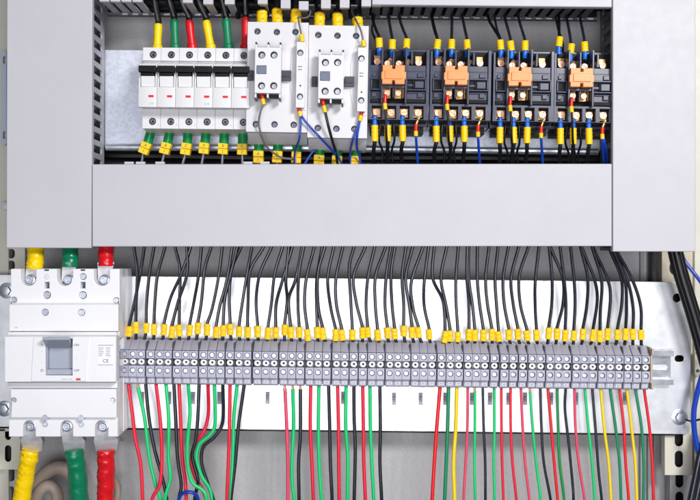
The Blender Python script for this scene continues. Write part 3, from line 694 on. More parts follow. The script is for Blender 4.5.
for k in range(4):
    dz = ocy[k] - ocy[0]
    for j, (px, py, xm, xt) in enumerate(top_in[k]):
        d = 16; nm = ['left', 'middle', 'right'][j]
        w = wire('power_wire', f'dark wire with yellow sleeve atop the {wh[k]} dark relay, {nm} of its three', [U(xt, -10, 40), U(xt, 8, 40), U(xm, 20, 34), U((xm + px) / 2, 30, 24), U(px, py, d), U(px, py + 14, d), U(px, py + 17, d)], 1.5, WBLACK if j else WBLACK2, 'wires on top of the dark relays')
        le = random.uniform(-.7, .7)
        child_tube('marker_sleeve', w, [U(px - le, py, d), U(px, py + 4.6, d), U(px + le, py + 9.6, d)], lambda t: 3.6 + .25 * math.sin(22 * t), YELLOW, n=14)
        child_tube('ferrule', w, [U(px + le, py + 9.4, d), U(px + le, py + 17.5, d)], 2.7, BLUEF)
    # a thinner wire next to the first
    wire('control_wire', f'thin black wire rising from behind the {wh[k]} dark relay into the duct', [U(ocx[k] - 25 + 8 * (k == 0), -6, 44), U(ocx[k] - 24 + 6 * (k == 0), 14, 42), U(ocx[k] - 21, 30, 40), U(ocx[k] - 17, 42, 32), U(ocx[k] - 16.5, 58, 24)], 1.2, WBLACK2, 'thin wires behind the dark relays')
    for j, ox in enumerate((-18.4, -5.6, 8.8)):
        d = 10; x = ocx[k] + ox + random.uniform(-.8, .8); y0 = 117.5 + dz; nm = ['left', 'middle', 'right'][j]
        dj = d + (8 if j == 1 and k in (0, 1) else 0)
        le = random.uniform(-.6, 1.2)
        w = wire('power_wire', f'black wire with yellow sleeve below the {wh[k]} dark relay, {nm} of its three', [U(x, y0 - 2, dj), U(x, y0 + 8, dj), U(x + le * .5, y0 + 23, dj), U(x + random.uniform(-2, 1), y0 + 34, dj + 6), U(x + random.uniform(-4, 0), y0 + 52, 32)], 2.0, WBLACK2, 'wires under the dark relays')
        child_tube('ferrule', w, [U(x, y0 - 1, dj), U(x, y0 + 8.2, dj)], 2.5, BLUEF)
        child_tube('marker_sleeve', w, [U(x, y0 + 8, dj), U(x + le * .3, y0 + 16, dj), U(x + le * .5, y0 + 24, dj)], lambda t: 3.5 + .25 * math.sin(26 * t), YELLOW, n=14)
    for j, (ox, nm) in enumerate(((-12.6, 'left'), (.8, 'right'))):
        x = ocx[k] + ox
        wire('control_wire', f'thin black wire falling behind the sleeves of the {wh[k]} dark relay, {nm} of two', [U(x + 1, 112 + dz, 22), U(x, 124 + dz, 18), U(x - 1.4 + 2 * j, 140 + dz, 22), U(x + 2 - 4 * j, 152 + dz, 30), U(x + 1, 172, 36)], 1.2, WBLACK2, 'thin wires behind the dark relays')
    bx = ocx[k] + 25.4 - 2.6
    x = bx; y0 = 122.6 + dz
    w = ferrule_wire(f'blue wire with red ferrule at the lower right of the {wh[k]} dark relay', (U(x + .3, y0 + 1.5, 8), U(x, y0 + 8.6, 8)), U(x + .2, y0 + 13.6, 8),
                     [U(x + .2, y0 + 13, 8), U(x + .4, y0 + 18, 10), U(x + 1.2, y0 + 30, 20), U(x + 2.4, y0 + 48, 30)], WBLUE, r=1.35)
    if k == 3:
        wire('control_wire', 'second blue wire beside the rightmost one under the dark relays', [U(x + 1, y0 + 11, 8), U(x + 2.6, y0 + 19, 10), U(x + 5, y0 + 32, 22), U(x + 4.6, y0 + 48, 32)], 1.35, WBLUE, 'control wires with ferrules')
    child_tube('bare_end', w, [U(x + 3.2, y0 - 5, 9), U(x + 1.6, y0 - 1.5, 8.6), U(x + .3, y0 + 2, 8)], lambda t: 1.5 - .3 * t, mat('brass_strands', (226, 190, 110), .35, metal=.8, var=.2), sub=6)
    x = ocx[k] - 8.2; y0 = 94.5 + dz
    ferrule_wire(f'black wire with red ferrule hanging from the middle of the {wh[k]} dark relay', (U(x + .6, y0, -2), U(x, y0 + 9, -3)), U(x + .6, y0 + 15, -3),
                 [U(x + .6, y0 + 14, -3), U(x + 1.2, y0 + 24, -2), U(x + 1.6, y0 + 42, 4), U(x + 3.6, y0 + 58, 18), U(x + 5, y0 + 76, 30)], WBLACK2, r=1.25)

for i, (py, d, r) in enumerate(((151.5, 96, 5), (158.5, 90, 5.4), (165.5, 84, 5.4), (170, 98, 6))):  # added cables fill the gap with black in place of shade
    wire('shade_cable', f'added black cable standing in for shade above the lower duct, {["topmost", "second", "third", "lowest"][i]} of four', [U(px, py + (px - 350) * .006 + .7 * math.sin(px / 50 + i * 2), d) for px in range(96, 613, 43)], r, WBLACK2, 'added black cables standing in for shade', cat='cable', sub=4)
# dark cables inside the top duct
for i, (py, d, r, ph) in enumerate(((-3, 42, 4.2, 0), (4, 48, 3.6, 1), (-8, 26, 4.4, 2), (9, 54, 2.6, 3), (-16, 34, 4.0, 4))):
    pts = [U(px, py + 1.6 * math.sin(px / 47 + ph * 2), d + 3 * math.cos(px / 60 + ph)) for px in range(140, 621, 40)]
    wire('duct_cable', f'black cable lying inside the top wire duct, {["upper front", "lower rear", "front", "lowest", "topmost"][i]} of the bundle', pts, r, WBLACK2, 'cables inside the top duct', cat='cable', sub=4)
for i, (xa, xb, d) in enumerate(((266, 252, 24), (300, 318, 26), (332, 344, 24), (352, 371, 30), (238, 226, 30))):
    wire('duct_cable', f'black cable bending up into the top duct above the white contactors, {ORD[i]} of five', [U(xa, 17, 50), U(xa, 10, 40), U((xa + xb) / 2, 2, d), U(xb, -14, d - 8), U(xb + 3, -40, d - 8)], 3.2, WBLACK2, 'cables bending into the top duct', cat='cable')

# ================================================================== terminal strip
TX = [124.1, 132.4, 140.7, 150.3, 159.1, 167.5, 177, 185.4, 193.6, 203.1, 211.7, 220.3, 229.6, 238.6, 247, 257.1, 265.6, 273.8, 283.3, 291.6, 300.2, 309.6, 318, 326.6, 336.3, 344.6, 353.7, 362.9, 372, 380.4,
      389.8, 398, 406.3, 415.4, 423.7, 432.1, 441.7, 450.5, 459, 468.3, 476.7, 485, 494.6, 504.6, 513.6, 523.1, 532.6, 541, 550.4, 558.9, 567.1, 576.7, 585, 593.3, 602.6, 611, 619.7, 628.6, 637.4, 646.3]
dT = 26
def trow(px): return 361.6 + (px - 124.1) * (6.0 / 522)                        # centre row of the strip in the photo
LOWC = {1: 'red', 2: 'green', 3: 'black', 4: 'red', 5: 'green', 6: 'black', 7: 'red', 8: 'green', 9: 'black', 10: 'red', 11: 'green', 12: 'black', 13: 'red', 14: 'green', 15: 'black',
        19: 'pinkish red', 20: 'green', 21: 'black', 22: 'red', 23: 'green', 24: 'black', 25: 'red', 26: 'green', 27: 'black', 28: 'red', 29: 'green', 30: 'black',
        37: 'bright red', 38: 'dark green', 39: 'yellow', 40: 'pinkish red', 41: 'green', 42: 'black', 43: 'green', 44: 'red', 45: 'red', 46: 'pinkish red', 47: 'green', 48: 'black', 49: 'bright red', 50: 'mid green', 51: 'black',
        52: 'pinkish red', 53: 'green', 54: 'black', 55: 'yellow', 56: 'dark green', 57: 'bright red', 58: 'yellow', 59: 'dark green', 60: 'bright red'}
def tlabel(i):
    c = LOWC.get(i)
    return f'grey terminal block {place(i, 60)}, ' + (f'{c} wire below it' if c else 'no wire below it')
def terminal():
    o = thing('terminal_block', tlabel(1), 'terminal block', U(TX[0], trow(TX[0]), dT), TILT, 'grey terminal blocks along the rail')
    k = 1.026
    prof = [(40, 20.6 * k), (15, 20.8 * k), (2.2, 11.9 * k), (4.5, 11.5 * k), (4.5, 3.7 * k), (10, 3.6 * k), (10, -3.8 * k), (4.5, -3.9 * k), (4.5, -14.8 * k), (5, -16 * k), (5, -21.6 * k), (7, -23 * k), (40, -23 * k)]
    w = 4.12
    g = G(); g.plate([prof], -w, w, .22, 'yz')
    ze, zf = 7.6 * k, -8.6 * k
    g.plate([rect(-w, w, 3.7 * k, 11.4 * k), circ(0, ze, 2.9, 16)], 0, 4.45, .2)
    g.plate([rect(-w, w, -14.8 * k, -3.9 * k), circ(0, zf, 2.9, 16)], 0, 4.45, .2)
    g.make('body', TGREY, o)
    for z, a in ((ze, .4), (zf, 1.3)):
        g = G(); g.screw((0, 1.7, z), 2.25, 2.0, 'slot', a); g.make('screw', mat('bright_screw_metal', (206, 210, 220), .38, metal=.45, var=.06), o)
    g = G(); g.plate([stadium(.1, -.1, 6.6, 6.2), circ(.2, -.1, 1.2, 12)], 2.4, 9.9, .35); g.make('bridge_socket', IVORY, o)
    g = G(); g.lathe((.2, 9.0, -.1), [(0, 1.3), (.8, 1.3)]); g.make('socket_hole', BLACK, o)
    g = G(); g.plate([rect(-2.4, 2.4, -20.4 * k, -17.4 * k), rect(-1.5, 1.5, -19.8 * k, -18.2 * k)], 4.2, 5.0, .15); g.make('wire_clamp', mat('clamp_grey_plastic', (222, 222, 226), .4), o)
    return o
t0 = terminal(); 
for i in range(1, 60):
    c = copy_thing(t0, U(TX[i], trow(TX[i]), dT), tlabel(i + 1))
    jy = random.uniform(-.35, .35)
    c.location.y += random.uniform(-.0004, .0004)
    for ch in c.children:
        if ch.name.startswith('screw'): ch.rotation_euler.y = 0
# dark separators between groups of three
gaps = [TX[j] for j in range(60)]
n = 0
seps = [(TX[j] + TX[j + 1]) / 2 for j in range(59) if TX[j + 1] - TX[j] > 8.85]
for j, px in enumerate(seps):
    nm = place(j + 1, len(seps))
    g = G(); c = U(px, trow(px), dT)
    g.plate([[(8, 20.6), (3, 14), (3, -22), (42, -23.5), (42, 21)]], -.55, .55, .12, 'yz')
    e = tag(g.make('partition_plate', TDARK), f'thin dark partition between grey terminal blocks, {nm}', 'partition', 'thin partitions between terminal blocks'); e.location = c * MM; e.rotation_euler.y = TILT
# end bracket and rail
g = G(); g.plate([[(6, 20.5), (2, 16), (2, -22.5), (42, -22.5), (42, 20.5)]], -1.0, 1.0, .3, 'yz'); g.box(-.98, .98, -2, 1.9, 14, 19.5); g.box(-.98, .98, -2, 1.9, -22, -16)
e = tag(g.make('end_bracket', EDGE, bevel=.2), 'beige end bracket closing the right end of the terminal strip', 'end bracket'); e.location = U(652.2, trow(651.5), dT) * MM; e.rotation_euler.y = TILT
g = G(); g.plate([[(6, 20.5), (3, 16), (3, -22.5), (42, -22.5), (42, 20.5)]], -.8, .8, .3, 'yz')
e = tag(g.make('end_bracket', TGREY, bevel=.2), 'grey end plate closing the left end of the terminal strip', 'end bracket'); e.location = U(118.9, trow(119), dT) * MM; e.rotation_euler.y = TILT
dR = 60
q = U(400, trow(400), dR)
rail = thing('mounting_rail', 'steel mounting rail sticking out at the right end of the terminal strip', 'mounting rail', q, TILT)
xl, xr = X(118, dR) - q.x, X(672.5, dR) - q.x
sl = X(661.5, dR) - q.x
g = G(); g.plate([rect(xl, xr, -12.4, 12.4), stadium(sl, 0, 18, 6)] + [stadium(sl - 25 * k, 0, 18, 6) for k in range(1, 6)], 5.8, 7.2, .2)
g.box(xl, xr, 0, 5.8, 12.2, 13.4); g.box(xl, xr, 0, 5.8, -13.4, -12.2)
g.box(xl, xr + 1, -1.2, .2, 12.4, 18.0); g.box(xl, xr + 1, -1.2, .2, -18.0, -12.4)
g.make('rail_profile', RAIL, rail, bevel=.3)

# wires into the top of the strip: exit at the duct, mid points, sleeve, in zoomed crop pixels
ZS = 4.545
def zc(ox, oy, p): return (ox + p[0] / ZS, oy + p[1] / ZS)
A, B, C, Dq, E, F = 115, 215, 315, 415, 515, 590
UP = {1: (A, [(134, 30), (115, 150), (88, 285), (64, 415)]), 2: (A, [(86, 30), (101, 150), (96, 285), (95, 398)]), 3: (A, [(178, 30), (157, 150), (144, 285), (142, 400)]), 4: (A, [(228, 30), (193, 160), (181, 285), (177, 406)]),
      5: (A, [(345, 30), (303, 150), (252, 265), (222, 407)]), 6: (A, [(326, 30), (328, 150), (286, 285), (258, 418)]), 7: (A, [(272, 30), (295, 130), (293, 285), (291, 411)]), 8: (A, [(393, 30), (380, 160), (358, 285), (339, 410)]),
      9: (A, [(438, 30), (408, 130), (392, 285), (376, 401)]), 10: (A, [(488, 30), (470, 170), (442, 310), (418, 407)]),
      11: (B, [(79, 30), (52, 190), (22, 300), (5, 419)]), 12: (B, [(102, 30), (72, 150), (44, 270), (37, 412)]), 13: (B, [(120, 30), (80, 120), (65, 240), (69, 406)]), 14: (B, [(168, 30), (148, 140), (128, 260), (109, 416)]),
      15: (B, [(222, 30), (160, 140), (150, 290), (148, 419)]), 16: (B, [(258, 30), (205, 150), (187, 270), (194, 416)]), 17: (B, [(308, 30), (272, 150), (256, 290), (240, 424)]), 18: (B, [(352, 30), (308, 180), (278, 290), (276, 421)]),
      19: (B, [(336, 30), (322, 180), (328, 270), (316, 408)]), 20: (B, [(396, 30), (366, 180), (335, 270), (344, 420)]), 21: (B, [(404, 30), (381, 150), (377, 290), (383, 419)]), 22: (B, [(452, 30), (416, 170), (407, 290), (421, 432)]),
      23: (B, [(488, 30), (463, 170), (461, 290), (465, 420)]), 24: (B, [(500, 30), (468, 150), (469, 300), (490, 425)]),
      25: (C, [(86, 30), (58, 170), (70, 300), (94, 432)]), 26: (C, [(127, 30), (96, 170), (97, 290), (123, 432)]), 27: (C, [(178, 30), (156, 120), (162, 270), (170, 430)]), 28: (C, [(230, 30), (176, 160), (187, 280), (216, 422)]),
      29: (C, [(272, 30), (242, 160), (232, 290), (240, 419)]), 30: (C, [(322, 30), (276, 160), (274, 290), (285, 432)]), 31: (C, [(345, 30), (325, 150), (318, 290), (329, 422)]), 32: (C, [(364, 30), (346, 150), (350, 290), (362, 426)]),
      33: (C, [(414, 30), (396, 160), (403, 290), (403, 413)]), 34: (C, [(444, 30), (412, 170), (430, 300), (441, 420)]), 35: (C, [(492, 30), (438, 190), (446, 310), (471, 420)]),
      36: (Dq, [(62, 30), (42, 190), (42, 300), (65, 428)]), 37: (Dq, [(88, 30), (80, 170), (128, 280), (137, 440)]), 38: (Dq, [(145, 30), (118, 170), (142, 300), (160, 436)]), 39: (Dq, [(197, 30), (186, 170), (187, 290), (195, 440)]),
      40: (Dq, [(238, 30), (236, 170), (245, 290), (245, 430)]), 41: (Dq, [(244, 30), (244, 170), (260, 290), (272, 433)]), 42: (Dq, [(284, 30), (283, 170), (293, 290), (311, 433)]), 43: (Dq, [(337, 30), (321, 170), (329, 290), (350, 430)]),
      44: (Dq, [(378, 30), (364, 170), (370, 290), (380, 438)]), 45: (Dq, [(425, 30), (401, 170), (405, 290), (427, 430)]), 46: (Dq, [(472, 30), (437, 170), (446, 290), (468, 428)]),
      47: (E, [(62, 30), (20, 160), (24, 290), (55, 434)]), 48: (E, [(109, 30), (92, 190), (92, 310), (98, 432)]), 49: (E, [(156, 30), (168, 170), (167, 290), (153, 424)]), 50: (E, [(160, 30), (216, 170), (218, 290), (190, 427)]),
      51: (E, [(205, 30), (222, 170), (231, 290), (228, 434)]), 52: (E, [(252, 30), (268, 170), (273, 290), (267, 434)]), 53: (E, [(298, 30), (330, 170), (326, 300), (308, 428)]), 54: (E, [(302, 30), (358, 170), (374, 270), (354, 433)]),
      55: (E, [(350, 30), (393, 180), (388, 320), (386, 437)]), 56: (E, [(352, 30), (418, 170), (434, 260), (420, 428)]), 57: (E, [(425, 24), (482, 170), (485, 290), (465, 430)]),
      58: (F, [(98, 30), (156, 170), (166, 300), (162, 428)]), 59: (F, [(104, 30), (172, 190), (196, 310), (195, 428)]), 60: (F, [(112, 30), (192, 180), (230, 300), (232, 430)])}
dW = dT + 17
for i in range(1, 61):
    ox, pts = UP[i]
    P4 = [zc(ox, 240, p) for p in pts]
    xe = X(TX[i - 1], dT) / (1 + dW / D) + 350; ye = trow(TX[i - 1]) - 20
    j = random.uniform(-3, 3)
    sx, sy = P4[3]
    path = [U(P4[0][0] + .6, 233, 34 + j), U(P4[0][0], 246, 35 + j), U(P4[1][0], P4[1][1], 38 + j * 1.2), U(P4[2][0], P4[2][1], 41 + j * .5), U(sx, sy - 5, dW - 1), U(sx + (xe - sx) * .25, sy + 5, dW - 1), U(xe, ye, dW), U(xe, ye + 6, dW)]
    w = wire('black_wire', f'black wire with yellow marker entering the terminal strip, {place(i, 60)}', path, 1.72, WBLACK, 'black wires above the terminal strip', sub=8)
    ln = random.uniform(5.0, 6.0); k = (xe - sx) * .03
    le = random.uniform(-.5, .5)
    a, b = U(sx - k * ln - le * .4 + (pts[2][0] - pts[3][0]) / ZS * .07, sy - ln, dW - 1), U(sx + k * ln + le * .4, sy + ln, dW - 1)
    ph = random.uniform(0, 6); ct = random.choice((2, 2, 3)); rr = random.uniform(3.15, 3.5)
    def rf(t, ph=ph, ct=ct, rr=rr):
        u = (t * ct) % 1.0
        return rr + .12 * math.sin(15 * t + ph) + .08 * math.sin(37 * t) - (.4 if (u < .07 and .05 < t < .95) else 0) - (.3 if t < .02 or t > .98 else 0)
    child_tube('marker_sleeve', w, [a, a.lerp(b, .5), b], rf, YELLOW, n=10, sub=12, flat=.85)

# wires hanging from the bottom of the strip
RW = {'red': WRED, 'green': WGREEN, 'black': WBLACK, 'pinkish red': WPINK, 'bright red': WRED2, 'dark green': WDGREEN, 'yellow': WYEL, 'mid green': WMGREEN}
LOW = {1: (A, [(62, 0), (82, 130), (92, 220), (117, 340), (126, 500)]), 2: (A, [(105, 0), (135, 130), (155, 300), (185, 430), (207, 500)]), 3: (A, [(140, 0), (155, 130), (180, 270), (213, 390), (236, 500)]),
       4: (A, [(187, 0), (205, 130), (213, 300), (203, 430), (168, 500)]), 5: (A, [(232, 0), (244, 130), (243, 300), (251, 400), (226, 500)]), 6: (A, [(268, 0), (276, 130), (284, 300), (301, 430), (290, 500)]),
       7: (A, [(292, 0), (298, 130), (305, 300), (318, 400), (324, 500)]), 8: (A, [(333, 0), (341, 100), (330, 230), (331, 340), (352, 420), (398, 455), (416, 500)]), 9: (A, [(382, 0), (376, 130), (366, 230), (351, 300), (374, 390), (376, 430), (362, 500)]),
       10: (A, [(423, 0), (424, 110), (402, 190), (362, 245), (346, 320), (362, 390), (396, 450), (420, 520)]), 11: (A, [(452, 0), (455, 150), (430, 205), (385, 245), (370, 310), (394, 390), (430, 450), (440, 510)]),
       12: (A, [(490, 0), (490, 140), (455, 210), (402, 258), (394, 330), (420, 420), (450, 510)]),
       13: (B, [(68, 0), (66, 170), (62, 300), (54, 500)]), 14: (B, [(100, 0), (85, 130), (81, 300), (70, 500)]), 15: (B, [(132, 0), (106, 170), (92, 330), (72, 500)]),
       19: (B, [(318, 0), (326, 170), (331, 330), (331, 500)]), 20: (B, [(354, 0), (357, 170), (349, 330), (351, 430), (360, 500)]), 21: (B, [(388, 0), (388, 200), (380, 330), (382, 500)]),
       22: (B, [(435, 0), (433, 170), (440, 330), (447, 500)]), 23: (B, [(472, 0), (470, 200), (475, 370), (484, 500)]), 24: (C, [(62, 0), (67, 180), (70, 330), (78, 500)]),
       25: (C, [(103, 0), (107, 180), (108, 330), (110, 500)]), 26: (C, [(141, 0), (140, 170), (149, 310), (147, 500)]), 27: (C, [(177, 0), (178, 130), (183, 270), (178, 500)]),
       28: (C, [(217, 0), (220, 170), (222, 330), (229, 500)]), 29: (C, [(250, 0), (252, 170), (258, 330), (267, 500)]), 30: (C, [(295, 0), (297, 180), (295, 330), (303, 500)]),
       37: (Dq, [(113, 0), (98, 180), (88, 330), (78, 500)]), 38: (Dq, [(152, 0), (148, 170), (142, 330), (135, 500)]), 39: (Dq, [(190, 0), (185, 170), (175, 330), (180, 500)]),
       40: (Dq, [(240, 0), (238, 170), (230, 330), (221, 500)]), 41: (Dq, [(272, 0), (272, 170), (270, 330), (274, 500)]), 42: (Dq, [(308, 0), (312, 170), (319, 330), (320, 500)]),
       43: (Dq, [(360, 0), (361, 170), (358, 330), (362, 500)]), 44: (Dq, [(392, 0), (393, 170), (396, 330), (402, 500)]), 45: (Dq, [(434, 0), (435, 170), (443, 330), (461, 500)]),
       46: (E, [(27, 0), (35, 180), (46, 330), (66, 500)]), 47: (E, [(68, 0), (80, 170), (96, 330), (117, 500)]), 48: (E, [(115, 0), (120, 170), (131, 330), (162, 500)]),
       49: (E, [(150, 0), (163, 150), (178, 330), (194, 500)]), 50: (E, [(192, 0), (196, 170), (203, 330), (224, 500)]), 51: (E, [(230, 0), (227, 90), (245, 250), (262, 430), (266, 500)]),
       52: (E, [(270, 0), (275, 170), (290, 330), (317, 500)]), 53: (E, [(318, 0), (333, 170), (350, 330), (362, 500)]), 54: (E, [(352, 0), (366, 180), (380, 370), (394, 500)]),
       55: (E, [(390, 0), (405, 170), (425, 330), (436, 500)]), 56: (E, [(433, 0), (457, 170), (475, 330), (482, 500)]), 57: (F, [(135, 0), (154, 170), (162, 330), (176, 500)]),
       58: (F, [(168, 0), (186, 150), (205, 330), (213, 500)]), 59: (F, [(208, 0), (234, 170), (244, 330), (243, 500)]), 60: (F, [(247, 0), (270, 170), (283, 330), (289, 500)])}
dB = 38
front = {5: -5, 8: -9, 4: -7, 9: -2, 7: -4, 10: 6, 11: 1, 12: 4}
nlow = len(LOW); order = sorted(LOW)
for idx, i in enumerate(order):
    ox, pts = LOW[i]
    c = LOWC[i]; m = RW[c]
    pp = [zc(ox, 390, p) for p in pts]
    r = 1.85 if c not in ('bright red', 'dark green', 'yellow') else 1.95
    if i >= 40: r -= .4
    j = random.uniform(-2, 2); f = front.get(i, 0) * 1.4
    tip = i in (2, 19, 20, 21, 41, 47)
    x0_, y0_ = pp[0]
    ytop = trow(TX[i - 1]) + 22
    L0 = [U(x0_, ytop - 6, dB), U(x0_, ytop + (5 if tip else 1), dB)] if not tip else [U(x0_, ytop + 3.5, dB)]
    path = L0 + [U(px, py, dB + j + f) for px, py in pp[1:]]
    lx_, ly_ = pp[-1]
    path.append(U(lx_ + (lx_ - pp[-2][0]) * .7, 540, dB + j + f + 4))
    w = wire('coloured_wire' if c != 'black' else 'black_wire', f'{c} wire hanging under the strip, {place(idx + 1, nlow)} of its row', path, r, m, 'wires hanging below the terminal strip', n=12, sub=8)
    if tip: child_tube('copper_tip', w, [U(x0_ - .5, ytop - 5, dB), U(x0_, ytop + 4.5, dB)], 1.15, COPPER)
    if c == 'pinkish red' and i == 19: child_tube('ferrule', w, [U(x0_ - .2, ytop + 3, dB), U(x0_ + .4, ytop + 8.5, dB)], 1.9, COPPER)
# blue loop low at the left
wire('blue_loop', 'small blue wire loop around the crossing wires at the bottom', [U(178, 506, 34), U(179.5, 497, 32), U(184, 492.6, 28), U(190, 492, 26), U(196, 494.5, 28), U(198.5, 502, 32), U(198, 512, 36)], 1.9, WBLUE, cat='wire')
# marker stickers on the plate under the strip
stk = [142, 169, 193, 219.3, 267.6, 343.2, 394, 420.6, 445.4, 472, 490, 508.4, 525, 551, 576, 624.6]
for i, px in enumerate(stk):
    py = 397.6 - (px - 350) * .0015 + (1.2 if px > 380 else 0)
    p = U(px, py, dl)
    g = G(); g.plate([rect(-2.3, 2.3, -6.6, 6.6)], -.5, -.05, .05)
    o = tag(g.make('marker_sticker', STICK), f'small grey printed sticker on the lower plate, {place(i + 1, len(stk))} of its row', 'sticker', 'printed stickers under the terminal strip')
    o.location = p * MM; o.rotation_euler.y = TILT
    g = G(); g.text('1PX', .1, 0, -.58, 2.9, rot=math.pi / 2, thick=.06); g.make('lettering', INK, o)

# ================================================================== moulded case breaker
dM = -8
mb = thing('moulded_case_breaker', 'large white moulded case breaker with grey toggle at lower left', 'circuit breaker', U(62, 436, 66))
q = U(62, 436, 66)
def ml(px, py, d):
    return U(px, py, d) - q
def mpoly(pts, d): return [(ml(x, y, d).x, ml(x, y, d).z) for x, y in pts]
def mplate(g, loops, d0, d1, bev=.4): return g.plate(loops, d0 - q.y, d1 - q.y, bev)
def uslot(xa, xb, yopen, yend, up=True):
    """points of a U notch cut in from the top or the bottom edge, left to right"""
    r = (xb - xa) / 2; cx = (xa + xb) / 2; pts = [(xa, yopen)]
    for k in range(9):
        a = math.pi * k / 8
        pts.append((cx - r * math.cos(a), (yend - r + r * math.sin(a)) if up else (yend + r - r * math.sin(a))))
    pts.append((xb, yopen)); return pts
d1 = 6
g = G()
ol = [(10.8, 268.8)]
for a, b in ((20.8, 36), (56.8, 72.8), (93.8, 109.6)): ol += uslot(a, b, 268.8, 285.8)
ol += [(119.6, 268.8), (119.6, 338), (10.8, 338)]
ro = mpoly(circ(46.8, 276.6, 3.4), d1); ro2 = mpoly(circ(83, 276.6, 3.2), d1)
mplate(g, [mpoly(ol, d1), mpoly(circ(83, 276.6, 3.2), d1), mpoly(circ(46.8, 295, 3.8), d1), mpoly(circ(82.7, 295.2, 3.8), d1), mpoly(circ(14, 299.8, 2.9), d1), mpoly(circ(116, 300.4, 2.9), d1), mpoly(rect(44.4, 49.2, 282, 288.4), d1), mpoly(rect(80.4, 85.2, 282, 288.4), d1)], d1, 30, .7)
ol = [(8.8, 380), (8.8, 436.6)]
for a, b in ((23, 35.4), (60.4, 72.8), (95, 108)): ol += uslot(a, b, 436.6, 420.4, False)
ol += [(117.8, 436.6), (117.8, 380)]
mplate(g, [mpoly(ol, d1)], d1, 30, .7)
g.box(ml(10.8, 0, d1).x + .8, ml(119, 0, d1).x - .5, 29.5 - q.y, 0, ml(0, 436, d1).z + .6, ml(0, 269.4, d1).z)
g.make('base', CASE, mb)
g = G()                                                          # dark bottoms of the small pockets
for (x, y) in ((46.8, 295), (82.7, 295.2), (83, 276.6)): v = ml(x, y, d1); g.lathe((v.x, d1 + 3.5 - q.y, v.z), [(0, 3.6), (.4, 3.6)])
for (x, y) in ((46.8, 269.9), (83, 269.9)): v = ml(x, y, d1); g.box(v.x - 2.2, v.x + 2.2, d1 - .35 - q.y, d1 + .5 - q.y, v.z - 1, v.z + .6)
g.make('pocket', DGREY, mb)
g = G()
mplate(g, [mpoly([(9.2, 304.2), (118.3, 304.2), (118.3, 331.2), (9.2, 331.2)], -2) , mpoly(circ(45, 312.3, 3.4), -2), mpoly(circ(81.4, 312.5, 3.4), -2)], -2, 5.9, .7)
mplate(g, [mpoly([(7.6, 331.8), (116.8, 331.8), (116.8, 336.4), (7.6, 336.4)], 1)], 1, 5.9, .4)
g.make('top_cover', CASE, mb)
# front cover with the toggle recess
d2 = -12
g = G()
mplate(g, [mpoly(rect(4.8, 116, 381.8, 336.4), d2), mpoly(rect(45.4, 72.6, 375.4, 338.6), d2)], d2, 0, .4)
g.pbox  # (measured boxes are only used for world things)
v0, v1 = ml(4.8, 381.8, d2), ml(116, 336.4, d2)
g.box(v0.x + .6, v1.x - .6, 0.05 - q.y, 5.9 - q.y, v0.z + .6, v1.z - .6)
mplate(g, [mpoly([(31.2, 381), (33.6, 337.2), (88.6, 337.2), (85.6, 381)], d2 - 1.2), mpoly(rect(45.4, 72.6, 375.4, 338.6), d2 - 1.2)], d2 - 1.2, d2 - .02, .2)
g.make('front_cover', CASE, mb)
g = G(); v0, v1 = ml(45.6, 375.2, d2), ml(72.4, 338.2, d2)
g.box(v0.x + .1, v1.x - .1, -4 - q.y, -.1 - q.y, v0.z + .1, v1.z - .1)
g.box(v0.x + .1, v1.x - .1, -8.6 - q.y, -4.02 - q.y, v0.z + .1, v0.z + 5.6)
g.box(v0.x + .1, v0.x + 1.3, -9 - q.y, -4.02 - q.y, v0.z + 5.7, v1.z)
pr = g.make('toggle_plate', HANDLE, mb, bevel=.4)
g = G(); dh = -26
a = [ml(42.4, 336.8, dh), ml(69.0, 336.6, dh), ml(69.6, 339.8, dh), ml(42.6, 340.2, dh)]
b = [ml(45.8, 338.6, -5), ml(72.2, 338.6, -5), ml(72.0, 348.2, -5), ml(46.2, 348.2, -5)]
vs = a + b
g.faces(vs, [(0, 1, 2, 3), (7, 6, 5, 4), (0, 4, 5, 1), (3, 2, 6, 7), (0, 3, 7, 4), (1, 5, 6, 2)])
g.make('toggle', HANDLE, mb, bevel=.7)
g = G(); v = ml(78.7, 379, d2); g.box(v.x - 2.2, v.x + 2.2, d2 - 1.7 - q.y, d2 - 1.1 - q.y, v.z - 1, v.z + 1); g.make('trip_button', RED, mb, bevel=.15)
g = G()
yy = d2 - 1.3 - q.y
for s, x, y, h in (('I', 42, 345, 2.6), ('ON', 76.4, 345, 2.5), ('O', 42, 370.5, 3.0), ('OFF', 76.6, 370.5, 2.4), ('I', 42, 351.5, 1.2), ('I', 42, 362.6, 1.2), ('-', 76.4, 357.4, 2.4)):
    v = ml(x, y, d2 - 1.2); g.text(s, v.x, v.z, yy, h)
g.make('lettering', INK, mb)
g = G(); v = ml(67, 379.2, d2 - 1.2); g.text('PUSH TO TRIP', v.x, v.z, yy, 1.25); v = ml(16, 327.6, -2); g.text('250', v.x, v.z, -2.1 - q.y, 1.6); g.make('lettering', INKL, mb)
v0, v1 = ml(98.2, 365.2, d2), ml(113.2, 344.6, d2)
g = G(); g.box(v0.x, v1.x, d2 - .3 - q.y, d2 - .02 - q.y, v0.z, v1.z); np_ = g.make('nameplate', LABELW, mb)
g = G(); yl = d2 - .36 - q.y
g.box(v0.x, v1.x, yl - .05, yl + .04, v1.z - 1.0, v1.z - .2); g.box(v0.x, v1.x, yl - .05, yl + .04, v0.z + .1, v0.z + .7)
for k in range(5):
    zz_ = v1.z - 3.2 - k * 1.9
    for x_, w_ in ((v0.x + .4, random.uniform(3, 6)), (v0.x + 7.5, random.uniform(3, 6.6))): g.box(x_, x_ + w_, yl - .03, yl + .04, zz_ - .35, zz_ + .35)
g.make('print_line', INKL, np_)
g = G(); g.text('CE', (v0.x + v1.x) / 2, v0.z + 4.2, yl, 3.6); g.make('lettering', INK, np_)
